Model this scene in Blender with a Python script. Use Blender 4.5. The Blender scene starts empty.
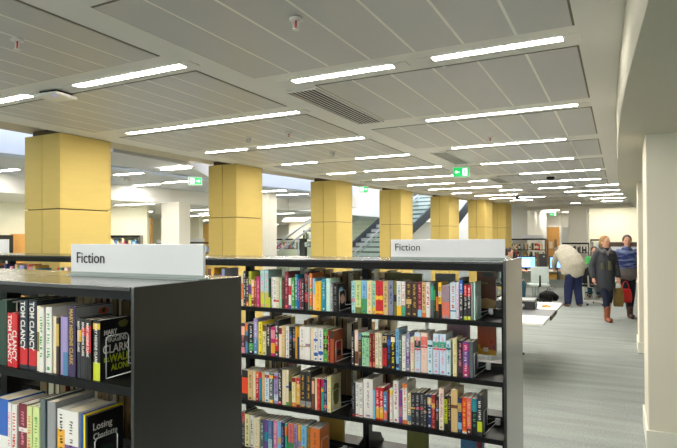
import bpy, bmesh, math, random
from mathutils import Vector, Matrix
random.seed(7)
SC = bpy.context.scene
COL = SC.collection
PI = math.pi

# ---------------------------------------------------------------- materials
def lin(c):
    c = c/255.0
    return c/12.92 if c <= 0.04045 else ((c+0.055)/1.055)**2.4
def rgb(c): return (lin(c[0]), lin(c[1]), lin(c[2]), 1.0)
MATS = {}
def mat(name, c, rough=0.55, metal=0.0, vary=0.08, scale=8.0, bump=0.0, bscale=80.0, coat=0.0, spec=0.5, emit=0.0, alpha=1.0, trans=0.0, stretch=None):
    if name in MATS: return MATS[name]
    m = bpy.data.materials.new(name); m.use_nodes = True
    nt = m.node_tree; b = nt.nodes['Principled BSDF']
    b.inputs['Roughness'].default_value = rough
    b.inputs['Metallic'].default_value = metal
    b.inputs['Specular IOR Level'].default_value = spec
    b.inputs['Coat Weight'].default_value = coat
    b.inputs['Coat Roughness'].default_value = 0.12
    if trans: b.inputs['Transmission Weight'].default_value = trans
    col = rgb(c)
    tc = nt.nodes.new('ShaderNodeTexCoord'); mp = nt.nodes.new('ShaderNodeMapping')
    nt.links.new(tc.outputs['Object'], mp.inputs['Vector'])
    if stretch: mp.inputs['Scale'].default_value = stretch
    if vary > 0:
        nz = nt.nodes.new('ShaderNodeTexNoise'); nz.inputs['Scale'].default_value = scale; nz.inputs['Detail'].default_value = 3
        nt.links.new(mp.outputs['Vector'], nz.inputs['Vector'])
        mx = nt.nodes.new('ShaderNodeMix'); mx.data_type = 'RGBA'
        mx.inputs['A'].default_value = tuple(max(0, v*(1-vary)) for v in col[:3])+(1,)
        mx.inputs['B'].default_value = tuple(min(1, v*(1+vary)) for v in col[:3])+(1,)
        nt.links.new(nz.outputs['Fac'], mx.inputs['Factor'])
        nt.links.new(mx.outputs['Result'], b.inputs['Base Color'])
    else:
        b.inputs['Base Color'].default_value = col
    if bump > 0:
        n2 = nt.nodes.new('ShaderNodeTexNoise'); n2.inputs['Scale'].default_value = bscale
        nt.links.new(mp.outputs['Vector'], n2.inputs['Vector'])
        bp = nt.nodes.new('ShaderNodeBump'); bp.inputs['Strength'].default_value = bump; bp.inputs['Distance'].default_value = 0.004
        nt.links.new(n2.outputs['Fac'], bp.inputs['Height']); nt.links.new(bp.outputs['Normal'], b.inputs['Normal'])
    if emit > 0:
        b.inputs['Emission Color'].default_value = col; b.inputs['Emission Strength'].default_value = emit
    MATS[name] = m
    return m

PLASTER = mat('white plaster', (222,218,206), 0.8, vary=0.02, scale=2)
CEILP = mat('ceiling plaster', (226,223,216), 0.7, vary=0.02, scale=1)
PANEL = mat('satin metal ceiling panel', (194,192,190), 0.45, 0.1, vary=0.03, scale=1.2)
PANELG = mat('panel edge shadow gap', (118,110,94), 0.6)
WHITEP = mat('white painted trim', (232,229,216), 0.5, vary=0.01)
BLACKM = mat('black powder coated steel', (12,12,12), 0.4, vary=0.15, scale=5, coat=0.0, spec=0.22)
BLACKP = mat('charcoal laminate end panel', (28,28,26), 0.30, vary=0.15, scale=3, coat=0.9)
BLACKT = mat('charcoal laminate top', (44,42,39), 0.2, vary=0.1, scale=3, coat=0.35)
DARK = mat('dark recess', (16,15,14), 0.7)
OCHRE = mat('ochre fabric cladding', (204,178,100), 0.75, vary=0.05, scale=3, bump=0.15, bscale=150, stretch=(1,1,6))
NECK = mat('brown column neck', (84,68,40), 0.7)
CARPET = None
SIGNW = mat('white acrylic sign', (222,222,224), 0.35, vary=0.01)
SIGNE = mat('sign edge clear acrylic', (150,160,156), 0.25)
INK = mat('dark grey lettering', (52,48,50), 0.6, vary=0)
WIRE = mat('chrome wire', (226,228,226), 0.35, 0.35)
PLAST = mat('pale grey plastic clip', (178,178,176), 0.4)
PAGES = mat('book pages', (244,232,204), 0.85, vary=0.06, scale=60, stretch=(8,1,1))
PAGESW = mat('white book pages', (246,241,228), 0.85, vary=0.05, scale=60)
PAGESD = mat('shade-tinted book pages', (158,134,98), 0.85, vary=0.2, scale=40, stretch=(12,1,1))  # brown is the shade inside the shelves, put into the page colour
WOODO = mat('honey wood veneer', (214,158,82), 0.45, vary=0.12, scale=3, stretch=(6,6,0.6))
WOODD = mat('warm plywood wall', (236,196,112), 0.5, vary=0.08, scale=2, stretch=(6,6,0.6))
GREYL = mat('light grey laminate', (196,202,198), 0.4, vary=0.02)
GREYD = mat('mid grey laminate', (110,112,114), 0.45, vary=0.03)
STEELS = mat('brushed steel rail', (176,184,190), 0.3, 0.6)
STRING = mat('slate grey stringer', (62,70,76), 0.5)
TREAD = mat('slate tread', (88,98,104), 0.5)
RISER = mat('pale riser', (226,232,232), 0.6)
RUBBER = mat('black rubber', (18,18,18), 0.6)
SKIN = mat('skin', (214,160,132), 0.55, vary=0.05)

LAMP = bpy.data.materials.new('ceiling strip diffuser'); LAMP.use_nodes = True
_b = LAMP.node_tree.nodes['Principled BSDF']; _b.inputs['Base Color'].default_value = (1,1,1,1)
_b.inputs['Emission Color'].default_value = (1.0,0.955,0.88,1); _b.inputs['Emission Strength'].default_value = 47.0
LAMP.node_tree.nodes.new('ShaderNodeTexNoise')
GREENE = mat('exit sign green', (20,170,85), 0.4, vary=0, emit=0.7)
WHITEE = mat('exit sign white', (245,255,248), 0.4, vary=0, emit=0.9)
SCREEN = mat('monitor screen glow', (120,165,235), 0.3, vary=0.1, emit=1.1)
SCREENW = mat('monitor window glow', (235,242,250), 0.3, vary=0, emit=1.0)
REDLED = mat('red sprinkler bulb', (190,30,30), 0.3)
BLUELED = mat('blue status light', (60,90,255), 0.3, vary=0, emit=3)

def carpet():
    m = bpy.data.materials.new('grey striped carpet'); m.use_nodes = True; nt = m.node_tree; b = nt.nodes['Principled BSDF']
    b.inputs['Roughness'].default_value = 0.95; b.inputs['Specular IOR Level'].default_value = 0.15
    tc = nt.nodes.new('ShaderNodeTexCoord')
    n1 = nt.nodes.new('ShaderNodeTexNoise'); n1.inputs['Scale'].default_value = 55; n1.inputs['Detail'].default_value = 4
    mp = nt.nodes.new('ShaderNodeMapping'); mp.inputs['Scale'].default_value = (0.5, 4, 1)
    n2 = nt.nodes.new('ShaderNodeTexNoise'); n2.inputs['Scale'].default_value = 1.6; n2.inputs['Detail'].default_value = 3
    nt.links.new(tc.outputs['Object'], n1.inputs['Vector']); nt.links.new(tc.outputs['Object'], mp.inputs['Vector']); nt.links.new(mp.outputs['Vector'], n2.inputs['Vector'])
    ad = nt.nodes.new('ShaderNodeMath'); ad.operation = 'MULTIPLY_ADD'; ad.inputs[1].default_value = 0.55
    nt.links.new(n1.outputs['Fac'], ad.inputs[0]); 
    h = nt.nodes.new('ShaderNodeMath'); h.operation = 'MULTIPLY'; h.inputs[1].default_value = 0.5
    nt.links.new(n2.outputs['Fac'], h.inputs[0]); nt.links.new(h.outputs[0], ad.inputs[2])
    cr = nt.nodes.new('ShaderNodeValToRGB'); cr.color_ramp.elements[0].position = 0.3; cr.color_ramp.elements[1].position = 0.72
    cr.color_ramp.elements[0].color = rgb((124,129,126)); cr.color_ramp.elements[1].color = rgb((162,168,164))
    nt.links.new(ad.outputs[0], cr.inputs['Fac']); nt.links.new(cr.outputs['Color'], b.inputs['Base Color'])
    bp = nt.nodes.new('ShaderNodeBump'); bp.inputs['Strength'].default_value = 0.3; bp.inputs['Distance'].default_value = 0.004
    nt.links.new(n1.outputs['Fac'], bp.inputs['Height']); nt.links.new(bp.outputs['Normal'], b.inputs['Normal'])
    return m
CARPET = carpet()

def glass():
    m = bpy.data.materials.new('clear balustrade glass'); m.use_nodes = True; nt = m.node_tree
    nt.nodes.clear(); out = nt.nodes.new('ShaderNodeOutputMaterial'); mix = nt.nodes.new('ShaderNodeMixShader')
    t = nt.nodes.new('ShaderNodeBsdfTransparent'); t.inputs['Color'].default_value = (0.86,0.94,0.93,1)
    g = nt.nodes.new('ShaderNodeBsdfGlossy'); g.inputs['Roughness'].default_value = 0.05
    mix.inputs[0].default_value = 0.07
    nt.links.new(t.outputs[0], mix.inputs[1]); nt.links.new(g.outputs[0], mix.inputs[2]); nt.links.new(mix.outputs[0], out.inputs[0])
    return m
GLASS = glass()

# ---------------------------------------------------------------- mesh helpers
def bm_new(): return bmesh.new()
def box(bm, x0, x1, y0, y1, z0, z1, mi=0):
    vs = [bm.verts.new(p) for p in ((x0,y0,z0),(x1,y0,z0),(x1,y1,z0),(x0,y1,z0),(x0,y0,z1),(x1,y0,z1),(x1,y1,z1),(x0,y1,z1))]
    fs = []
    for idx in ((3,2,1,0),(4,5,6,7),(0,1,5,4),(1,2,6,5),(2,3,7,6),(3,0,4,7)):
        f = bm.faces.new([vs[i] for i in idx]); f.material_index = mi; fs.append(f)
    return vs
def prism(bm, poly, z0, z1, mi=0):
    a = [bm.verts.new((x,y,z0)) for x,y in poly]; b = [bm.verts.new((x,y,z1)) for x,y in poly]; n = len(poly)
    for f in [bm.faces.new(list(reversed(a))), bm.faces.new(b)]: f.material_index = mi
    for i in range(n):
        f = bm.faces.new((a[i], a[(i+1)%n], b[(i+1)%n], b[i])); f.material_index = mi
def xprism(bm, poly, x0, x1, mi=0):   # polygon in (y,z)
    a = [bm.verts.new((x0,y,z)) for y,z in poly]; b = [bm.verts.new((x1,y,z)) for y,z in poly]; n = len(poly)
    for f in [bm.faces.new(list(reversed(a))), bm.faces.new(b)]: f.material_index = mi
    for i in range(n):
        f = bm.faces.new((a[i], a[(i+1)%n], b[(i+1)%n], b[i])); f.material_index = mi
def tube(bm, pts, seg=10, mi=0, caps=True):
    """pts: (x,y,z,rx[,ry]) swept rings with rounded ends"""
    P = [Vector(p[:3]) for p in pts]; R = [(p[3], p[4] if len(p) > 4 else p[3]) for p in pts]
    rings = []
    n = len(P)
    def basis(t):
        ref = Vector((1,0,0)) if abs(t.x) < 0.8 else Vector((0,1,0))
        e1 = (ref - t*ref.dot(t)).normalized(); e2 = t.cross(e1).normalized(); return e1, e2
    seq = []
    for i in range(n):
        t = (P[min(i+1,n-1)]-P[max(i-1,0)]).normalized()
        seq.append((P[i], R[i], t))
    if caps:
        t0 = (P[1]-P[0]).normalized(); t1 = (P[-1]-P[-2]).normalized()
        r0 = min(R[0]); r1 = min(R[-1])
        seq = [(P[0]-t0*r0*0.9, (R[0][0]*0.35, R[0][1]*0.35), t0), (P[0]-t0*r0*0.6, (R[0][0]*0.8, R[0][1]*0.8), t0)] + seq + [(P[-1]+t1*r1*0.6, (R[-1][0]*0.8, R[-1][1]*0.8), t1), (P[-1]+t1*r1*0.9, (R[-1][0]*0.35, R[-1][1]*0.35), t1)]
    for c, r, t in seq:
        e1, e2 = basis(t)
        rings.append([bm.verts.new(c+e1*math.cos(2*PI*k/seg)*r[0]+e2*math.sin(2*PI*k/seg)*r[1]) for k in range(seg)])
    for a, b in zip(rings, rings[1:]):
        for k in range(seg):
            f = bm.faces.new((a[k], a[(k+1)%seg], b[(k+1)%seg], b[k])); f.material_index = mi; f.smooth = True
    f = bm.faces.new(list(reversed(rings[0]))); f.material_index = mi
    f = bm.faces.new(rings[-1]); f.material_index = mi
def rod(bm, a, b, r, seg=8, mi=0):
    tube(bm, [(*a, r), (*b, r)], seg, mi, caps=False)
def ball(bm, c, rx, ry, rz, mi=0, rot=None, u=14, v=10):
    M = Matrix.Translation(c) @ (rot.to_4x4() if rot else Matrix()) @ Matrix.Diagonal((rx, ry, rz, 1))
    r = bmesh.ops.create_uvsphere(bm, u_segments=u, v_segments=v, radius=1, matrix=M)
    fs = set(f for vv in r['verts'] for f in vv.link_faces)
    for f in fs: f.material_index = mi; f.smooth = True
def disc(bm, c, r, h, seg=20, mi=0):
    prism(bm, [(c[0]+r*math.cos(2*PI*k/seg), c[1]+r*math.sin(2*PI*k/seg)) for k in range(seg)], c[2], c[2]+h, mi)

def obj(name, bm, mats, parent=None, bevel=0, loc=None):
    bmesh.ops.recalc_face_normals(bm, faces=bm.faces[:])
    me = bpy.data.meshes.new(name); bm.to_mesh(me); bm.free()
    for m in (mats if isinstance(mats, (list, tuple)) else [mats]): me.materials.append(m)
    o = bpy.data.objects.new(name, me); COL.objects.link(o)
    if loc: o.location = loc
    if parent: o.parent = parent
    if bevel:
        md = o.modifiers.new('bevel', 'BEVEL'); md.width = bevel; md.segments = 2; md.limit_method = 'ANGLE'
    return o
def thing(name, label, cat, loc=(0,0,0), rz=0, group=None):
    o = bpy.data.objects.new(name, None); COL.objects.link(o); o.location = loc; o.rotation_euler = (0,0,rz); o.empty_display_size = 0.05
    return tag(o, label, cat, group)
LABELS = {}
def tag(o, label, cat, group=None, kind=None):
    o['label'] = label; o['category'] = cat
    if group: o['group'] = group
    if kind: o['kind'] = kind
    LABELS.setdefault(label, []).append(o.name)
    return o
def struct(name, bm, m, bevel=0, parent=None):
    o = obj(name, bm, m, parent, bevel)
    if not parent: o['kind'] = 'structure'
    return o
def text_obj(name, s, size, m, parent, org, X, Y, depth=0.001, align='LEFT', sx=1.0, bold=0.0):
    cu = bpy.data.curves.new(name, 'FONT'); cu.body = s; cu.size = size; cu.extrude = depth; cu.align_x = align; cu.offset = bold; cu.resolution_u = 3
    tmp = bpy.data.objects.new('t', cu); COL.objects.link(tmp)
    dg = bpy.context.evaluated_depsgraph_get(); me = bpy.data.meshes.new_from_object(tmp.evaluated_get(dg))
    bpy.data.objects.remove(tmp); bpy.data.curves.remove(cu)
    X = Vector(X).normalized(); Y = Vector(Y).normalized(); Z = X.cross(Y)
    M = Matrix(((X.x,Y.x,Z.x,org[0]),(X.y,Y.y,Z.y,org[1]),(X.z,Y.z,Z.z,org[2]),(0,0,0,1))) @ Matrix.Diagonal((sx,1,1,1))
    me.transform(M); me.materials.clear(); me.materials.append(m); me.name = name
    o = bpy.data.objects.new(name, me); COL.objects.link(o); o.parent = parent
    return o
def remesh(o, voxel, smooth=4):
    md = o.modifiers.new('r', 'REMESH'); md.mode = 'VOXEL'; md.voxel_size = voxel; md.use_smooth_shade = True
    sm = o.modifiers.new('s', 'SMOOTH'); sm.iterations = smooth; sm.factor = 0.5
    dg = bpy.context.evaluated_depsgraph_get(); me = bpy.data.meshes.new_from_object(o.evaluated_get(dg))
    mats = [m for m in o.data.materials]
    old = o.data; o.modifiers.clear(); o.data = me; bpy.data.meshes.remove(old)
    me.materials.clear()
    for m in mats: me.materials.append(m)
    for p in me.polygons: p.use_smooth = True
    return o

# ---------------------------------------------------------------- camera (solved from the photograph's lines)
EYE = 1.62
th, pit, rol = 0.4723, 0.0093, -0.005046
F0 = Vector((-math.sin(th), math.cos(th), 0)); R0 = Vector((math.cos(th), math.sin(th), 0)); ZZ = Vector((0,0,1))
fw = F0*math.cos(pit) + ZZ*math.sin(pit); upp = -F0*math.sin(pit) + ZZ*math.cos(pit)
rt = R0*math.cos(rol) + upp*math.sin(rol); up = -R0*math.sin(rol) + upp*math.cos(rol)
cd = bpy.data.cameras.new('camera'); cam = bpy.data.objects.new('camera', cd); COL.objects.link(cam)
cam.matrix_world = Matrix(((rt.x,up.x,-fw.x,0),(rt.y,up.y,-fw.y,0),(rt.z,up.z,-fw.z,EYE),(0,0,0,1)))
cd.sensor_width = 36; cd.lens = 549.93/677*36; cd.shift_y = 9.91/677; cd.clip_start = 0.05; cd.clip_end = 200
SC.camera = cam

# ---------------------------------------------------------------- room shell
CH = 2.74
bm = bm_new(); box(bm, -20, 5, -5, 34, -0.1, 0); struct('floor', bm, CARPET)

# void edge of the main ceiling follows the column line
EDGE = [(-5.15,-5),(-5.15,4.4),(-5.13,6.0),(-4.97,8.4),(-4.62,11.0),(-4.28,13.4),(-3.75,16.0),(-3.45,18.0),(-3.2,20.5)]
BT = [(0.09,-5),(0.06,2.0),(0.034,3.05),(0.012,3.7),(0.0,4.2),(-0.017,5.4),(-0.022,7.5),(-0.02,9.0),(0.05,11.6),(0.28,15.3),(0.6,20.5)]
BB = [(0.16,-5),(0.092,2.12),(0.056,2.8),(0.034,3.3),(0.012,4.0),(-0.006,5.1),(-0.014,7.5),(-0.008,9.0),(0.07,11.6),(0.30,15.3),(0.62,20.5)]
bm = bm_new(); prism(bm, EDGE + list(reversed(BT)), CH, CH+0.3); struct('ceiling', bm, CEILP)
# lower plaster soffit on the right with its curved upstand
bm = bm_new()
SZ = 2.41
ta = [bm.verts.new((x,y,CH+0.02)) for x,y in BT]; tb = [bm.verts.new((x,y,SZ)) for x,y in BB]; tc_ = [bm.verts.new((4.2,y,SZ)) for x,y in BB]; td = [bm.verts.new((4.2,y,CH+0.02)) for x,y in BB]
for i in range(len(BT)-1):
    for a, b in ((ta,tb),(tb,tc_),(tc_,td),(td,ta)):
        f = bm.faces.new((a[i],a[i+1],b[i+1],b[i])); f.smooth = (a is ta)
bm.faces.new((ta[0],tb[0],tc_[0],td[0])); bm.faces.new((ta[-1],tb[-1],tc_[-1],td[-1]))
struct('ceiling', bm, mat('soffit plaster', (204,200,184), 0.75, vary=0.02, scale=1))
# slab edge ledge above the void edge, and the black shadow gap
EI = EDGE[1:8]
def off(pts, du): return [(x+du, y) for x, y in pts]
bm = bm_new(); prism(bm, off(EDGE,-0.045)+list(reversed(EDGE)), CH+0.012, CH+0.3); struct('trim_1', bm, DARK)
bm = bm_new(); prism(bm, off(EDGE,-0.66)+list(reversed(off(EDGE,-0.045))), CH+0.06, CH+0.5); struct('trim_2', bm, mat('beige slab ledge', (190,178,152), 0.6))
# far upstand of the atrium, white, with bluish daylight put into its colour
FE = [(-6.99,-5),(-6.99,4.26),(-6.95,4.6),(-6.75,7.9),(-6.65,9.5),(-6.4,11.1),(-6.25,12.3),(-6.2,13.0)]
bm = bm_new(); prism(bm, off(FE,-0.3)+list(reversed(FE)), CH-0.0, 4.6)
struct('wall_atrium', bm, mat('daylight tinted white upstand', (196,208,232), 0.7, vary=0.01))
# far ceiling between the atrium and the fascia
FC = [(-9.25,-5),(-9.2,5.5),(-9.05,7.8),(-8.6,10.3),(-8.2,13.0)]
bm = bm_new(); prism(bm, FC+list(reversed(off(FE,-0.3))), CH, CH+0.25); struct('ceiling', bm, mat('cool grey ceiling', (196,198,202), 0.7, vary=0.02))
# bridge slab across the atrium behind the first gap, with a diagonal edge
bm = bm_new(); prism(bm, [(-6.97,4.75),(-5.82,5.0),(-5.82,6.4),(-6.74,8.0)], CH+0.02, CH+0.3); struct('ceiling', bm, MATS['cool grey ceiling'])
# fascia and the lower ceiling beyond it
bm = bm_new(); prism(bm, off(FC,-0.2)+list(reversed(FC)), 2.43, CH+0.2); struct('trim_3', bm, mat('white fascia', (232,231,226), 0.7, vary=0.01))
bm = bm_new(); prism(bm, [(-20,-5),(-20,34),(-8.4,34),(-8.4,13.0)]+list(reversed(off(FC,-0.2))), 2.43, 2.7); struct('ceiling', bm, mat('low ceiling plaster', (226,224,214), 0.7))
# atrium above the stairs: high white walls, open to the sky light
bm = bm_new(); prism(bm, [(-8.4,13.0),(-6.2,13.0),(-6.2,13.25),(-8.15,13.25),(-8.15,22),(-8.4,22)], 2.44, 4.6); struct('wall_atrium', bm, MATS['white fascia'])
bm = bm_new(); box(bm, -20, -3.0, 27.0, 27.2, 0, 5.2); struct('wall_back', bm, mat('white back wall', (236,236,228), 0.8, vary=0.01))
# pale walls far on the left: main wall with a panel of honey wood
WALL_CREAM = mat('cream wall', (240,236,212), 0.8, vary=0.01)
bm = bm_new(); prism(bm, [(-11.75,-5),(-11.55,7.0),(-10.98,9.36),(-10.26,9.82),(-10.32,9.95),(-11.1,9.5),(-11.75,7.1),(-12,-5)], 0, 2.43); struct('wall_left', bm, WALL_CREAM)
bm = bm_new(); box(bm, -20, -13.6, 15.5, 15.7, 0, 2.43); box(bm, -13.6, -8.4, 21.6, 21.8, 0, 2.43); box(bm, -20, -19.8, -5, 34, 0, 2.43); struct('wall_left', bm, WALL_CREAM)
# back header, rooms behind
bm = bm_new(); box(bm, -3.3, 4.2, 20.5, 20.8, 2.62, CH+0.3); struct('wall_header', bm, PLASTER)
bm = bm_new(); box(bm, -5.0, 4.2, 20.8, 32, 2.8, 2.9); struct('ceiling', bm, CEILP)
bm = bm_new(); box(bm, -3.3, -2.5, 28, 28.2, 0, 2.8); box(bm, -2.5, -1.9, 28.1, 28.2, 2.1, 2.8); box(bm, -4.9, 4.2, 31.5, 31.7, 0, 2.8); box(bm, -1.9, -1.0, 28, 28.2, 0, 2.8)
struct('wall_back', bm, PLASTER)
bm = bm_new(); box(bm, -1.0, 4.2, 22.6, 22.8, 0, 2.8); struct('wall_back', bm, WALL_CREAM)
bm = bm_new(); box(bm, -3.4, -3.2, 20.8, 28.0, 0, 2.8); struct('wall_back', bm, PLASTER)
bm = bm_new(); box(bm, 4.0, 4.2, -5, 32, 0, 3); struct('wall_right', bm, PLASTER)
bm = bm_new(); box(bm, -20, 4.2, -5, -4.8, 0, 0.7); box(bm, -20, 4.2, -5, -4.8, 2.65, 5)
for x in range(-20, 5, 2): box(bm, x, x+0.25, -4.99, -4.81, 0.7, 2.65)
struct('wall_front', bm, PLASTER)
for k, x in enumerate(range(-20, 3, 2)):  # unseen windows, added to bring daylight onto the shelf fronts
    bm = bm_new(); x0, x1 = x+0.25, x+2
    box(bm, x0, x0+0.04, -4.95, -4.88, 0.7, 2.65); box(bm, x1-0.04, x1, -4.95, -4.88, 0.7, 2.65); box(bm, x0+0.04, x1-0.04, -4.95, -4.88, 0.7, 0.74); box(bm, x0+0.04, x1-0.04, -4.95, -4.88, 2.61, 2.65)
    wn = struct(f'added_window_{k+1}', bm, WHITEP)
    bm = bm_new(); box(bm, x0+0.04, x1-0.04, -4.92, -4.91, 0.74, 2.61); obj('pane', bm, GLASS, wn)
# doors
def door(n, x0, x1, y, z1, label=None):
    bm = bm_new(); box(bm, x0, x1, y, y+0.05, 0, z1); d = struct(f'door_{n}', bm, WOODO)
    bm = bm_new(); rod(bm, (x1-0.08,y-0.04,1.0), (x1-0.2,y-0.04,1.0), 0.012); obj('door_handle', bm, STEELS, d)
    bm = bm_new(); box(bm, x0-0.07, x0, y-0.02, y+0.06, 0, z1+0.07); box(bm, x1, x1+0.07, y-0.02, y+0.06, 0, z1+0.07); box(bm, x0, x1, y-0.02, y+0.06, z1, z1+0.07); obj('door_frame', bm, WHITEP, d)
door(1, -3.17, -2.5, 27.7, 2.13)

# white pillars on the right: wall ends with skirting
def wall_pillar(n, x0, x1, y0, y1, z1):
    bm = bm_new(); box(bm, x0, x1, y0, y1, 0, z1); struct(f'wall_pillar_{n}', bm, mat('warm white wall', (228,221,203), 0.75, vary=0.015, scale=1.5), bevel=0.006)
    t = 0.016
    bm = bm_new(); box(bm, x0-t, x1, y0-t, y0, 0, 0.15); box(bm, x0-t, x0, y0, y1+t, 0, 0.15); struct(f'baseboard_{n}', bm, WHITEP, bevel=0.003)
wall_pillar('right', 0.185, 1.3, 4.83, 5.53, SZ+0.01)
wall_pillar('far', 0.235, 1.3, 8.82, 9.5, SZ+0.01)
def pillar(x0, x1, y0, y1, z1, label, m=PLASTER):
    t = thing('pillar', label, 'pillar', ((x0+x1)/2, (y0+y1)/2, 0))
    w, d = (x1-x0)/2, (y1-y0)/2
    bm = bm_new(); box(bm, -w, w, -d, d, 0, z1); obj('shaft', bm, m, t, 0.01)
    bm = bm_new(); box(bm, -w-0.015, w+0.015, -d-0.015, d+0.015, 0, 0.15); obj('skirting', bm, WHITEP, t)
pillar(-3.42, -2.90, 20.4, 21.0, 2.73, 'white square pillar beside the last yellow column at the back')
pillar(-1.55, -0.98, 20.35, 20.95, 2.73, 'white square pillar behind the bending man in beige')
pillar(-8.98, -8.46, 9.0, 9.35, 2.44, 'white square pillar beyond the first and second yellow columns')
pillar(-8.0, -7.5, 11.0, 11.35, 2.74, 'white pillar just right of the second yellow column')

# ---------------------------------------------------------------- ceiling panel fields
def field(x0, x1, y0, y1, pitch, start=None, side='R'):
    bm = bm_new(); box(bm, x0, x1, y0, y1, CH-0.002, CH+0.001); 
    o = struct('trim_ceiling', bm, PANELG)
    bm = bm_new(); g = 0.011
    n = max(1, round((x1-x0)/pitch)); 
    x = x1-g
    while x > x0+g+0.02:
        xa = max(x0+g, x-pitch+0.016)
        box(bm, xa, x, y0+g, y1-g, CH-0.006, CH-0.003)
        x -= pitch
    # light T-bars between the panels
    x = x1-g-pitch
    k = 1
    while x > x0+g+0.02:
        box(bm, x+0.0, x+0.016, y0+g, y1-g, CH-0.0055, CH-0.0032, 1); x -= pitch
    struct('ceiling_panels', bm, [PANEL, mat('light seam', (240,236,226), 0.5)])
rb = [3.305, 4.98, 6.69, 8.33, 9.94, 11.53, 13.05, 14.4, 15.85, 17.25, 18.75]
prev = 1.80
hw = 0.17
field(-2.25, -0.2, prev-0.0, rb[0]-hw, 0.292)
field(-2.25, -0.2, 0.25, 1.46, 0.292)
field(-2.25, -0.2, -1.4, -0.09, 0.292)
vents = {0,2,4,6}
for i in range(len(rb)-1):
    xl = -1.965 if i in vents else -2.25
    right = -0.2 if i < 6 else (0.03 if i < 8 else 0.3)
    field(xl, right, rb[i]+hw, rb[i+1]-hw, 0.292)
lb = [2.64, 4.08, 5.5, 6.93, 8.30, 9.6, 10.93, 12.15, 13.4, 14.6, 15.7, 16.85]
lb_edge = [-4.85,-4.85,-4.8,-4.75,-4.7,-4.45,-4.25,-4.05,-3.9,-3.7,-3.45,-3.2]
field(-4.85, -2.48, 1.25, lb[0]-0.16, 0.225)
field(-4.85, -2.48, -0.2, 0.95, 0.225)
for i in range(len(lb)-1):
    field(lb_edge[i], -2.48, lb[i]+0.16, lb[i+1]-0.16, 0.225)

# ceiling lights
def light(u0, u1, v, label, z=CH, w=0.072, rz=0.0):
    t = thing('ceiling_light', label, 'ceiling light', ((u0+u1)/2, v, z), rz, 'recessed strip lights in the ceiling')
    h = (u1-u0)/2-0.015
    bm = bm_new(); box(bm, -h, h, -w/2, w/2, -0.003, -0.001); obj('diffuser', bm, LAMP, t)
    bm = bm_new(); e = 0.012
    box(bm, -h-0.1, h+0.1, -w/2-e, -w/2, -0.004, -0.001); box(bm, -h-0.1, h+0.1, w/2, w/2+e, -0.004, -0.001)
    box(bm, -h-0.1, -h, -w/2, w/2, -0.004, -0.001); box(bm, h, h+0.1, -w/2, w/2, -0.004, -0.001)
    obj('housing', bm, CEILP, t)
    return t
ORD = ['nearest','second','third','fourth','fifth','sixth','seventh','eighth','ninth','tenth','eleventh','twelfth']
RL = [(-1.04,-.26,3.31,'short bright strip light nearest the camera at the upper right'),(-2.06,-1.28,3.32,'short strip light above the slotted vent, left of the nearest right one'),
(-1.63,-.29,5.02,'long strip light in the second row of the right ceiling bay'),(-1.85,-.52,6.7,'long strip light in the third row of the right ceiling bay'),
(-1.86,-.555,8.36,'long strip light right of the main exit sign, fourth row back'),(-1.54,-.26,9.95,'long strip light in the fifth row of the right bay, behind the exit sign'),
(-1.56,-.3,11.53,'strip light in the sixth row, just past the dome camera'),(-1.63,-.92,13.1,'short strip light, left one of the seventh row in the right bay'),(-.64,.06,12.93,'short strip light, right one of the seventh row in the right bay'),
(-1.2,.02,14.4,'long strip light in the eighth row of the right bay'),(-.97,.24,15.86,'long strip light in the ninth row of the right bay'),(-.73,.39,17.3,'long strip light in the tenth row of the right bay'),(-.5,.1,18.8,'last short strip light of the right bay before the back wall'),
(-1.4,-1.1,19.2,'tiny distant strip light above the white pillar behind the man')]
LL = [(-5.0,-4.02,2.68,'strip light cut by the left edge of the photo'),(-3.51,-2.47,2.68,'bright strip light right of the white wireless box, upper left'),
(-4.6,-2.49,4.13,'longest strip light over the first yellow column'),(-4.72,-4.08,5.52,'short strip light directly above the second yellow column'),(-3.92,-2.49,5.52,'long strip light between second column and slotted vent'),
(-4.5,-3.89,6.95,'short strip light above the gap between second and third columns'),(-3.26,-2.47,6.92,'strip light at the left of the second slotted vent'),(-4.48,-3.93,8.35,'short strip light above the third yellow column'),
(-3.76,-2.44,8.3,'long strip light left of the main exit sign, fifth row'),(-4.18,-2.57,9.62,'long strip light ending at the main exit sign'),(-3.96,-2.95,10.93,'strip light above the fourth yellow column'),
(-3.88,-2.16,12.12,'long strip light above the fifth yellow column'),(-3.7,-3.2,13.45,'short strip light above the sixth yellow column'),(-2.65,-2.26,10.77,'very short strip light just right of the main exit sign'),
(-2.96,-1.99,13.2,'strip light left of the third slotted vent, far row'),(-3.4,-2.3,14.55,'distant strip light over the last yellow columns'),(-3.28,-1.77,15.75,'distant long strip light left of centre near the back wall'),(-2.89,-1.44,16.85,'distant long strip light above the white pillar by the columns'),(-1.95,-1.5,14.75,'short distant strip light between the far smoke detectors')]
for a in RL + LL: light(*a)
for k, (a, b, v) in enumerate([(-1.9,-0.4,1.62),(-1.9,-0.4,-0.1),(-1.9,-0.4,-1.7),(-4.6,-2.6,1.1),(-4.6,-2.6,-0.4),(-4.6,-2.6,-1.9),(-1.9,-.4,-3.3)]):
    light(a, b, v, 'ceiling strip light of the same kind out of frame behind the viewer')
FARL = [(-9.0,-8.37,5.38,'strip light beyond the first column, at the left photo edge'),(-7.7,-7.05,6.65,'strip light past the atrium, left one beside the first column'),(-8.88,-8.16,8.15,'lower strip light past the atrium right of the first column'),
(-6.5,-5.9,6.53,'strip light beside the green sign between first and second columns'),(-7.93,-7.0,8.02,'strip light below the green sign between first and second columns'),(-7.5,-6.75,10.6,'strip light past the atrium beside the second column'),(-7.75,-6.8,11.7,'lower strip light past the atrium beside the third column')]
for a in FARL: light(*a, w=0.09)
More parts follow.
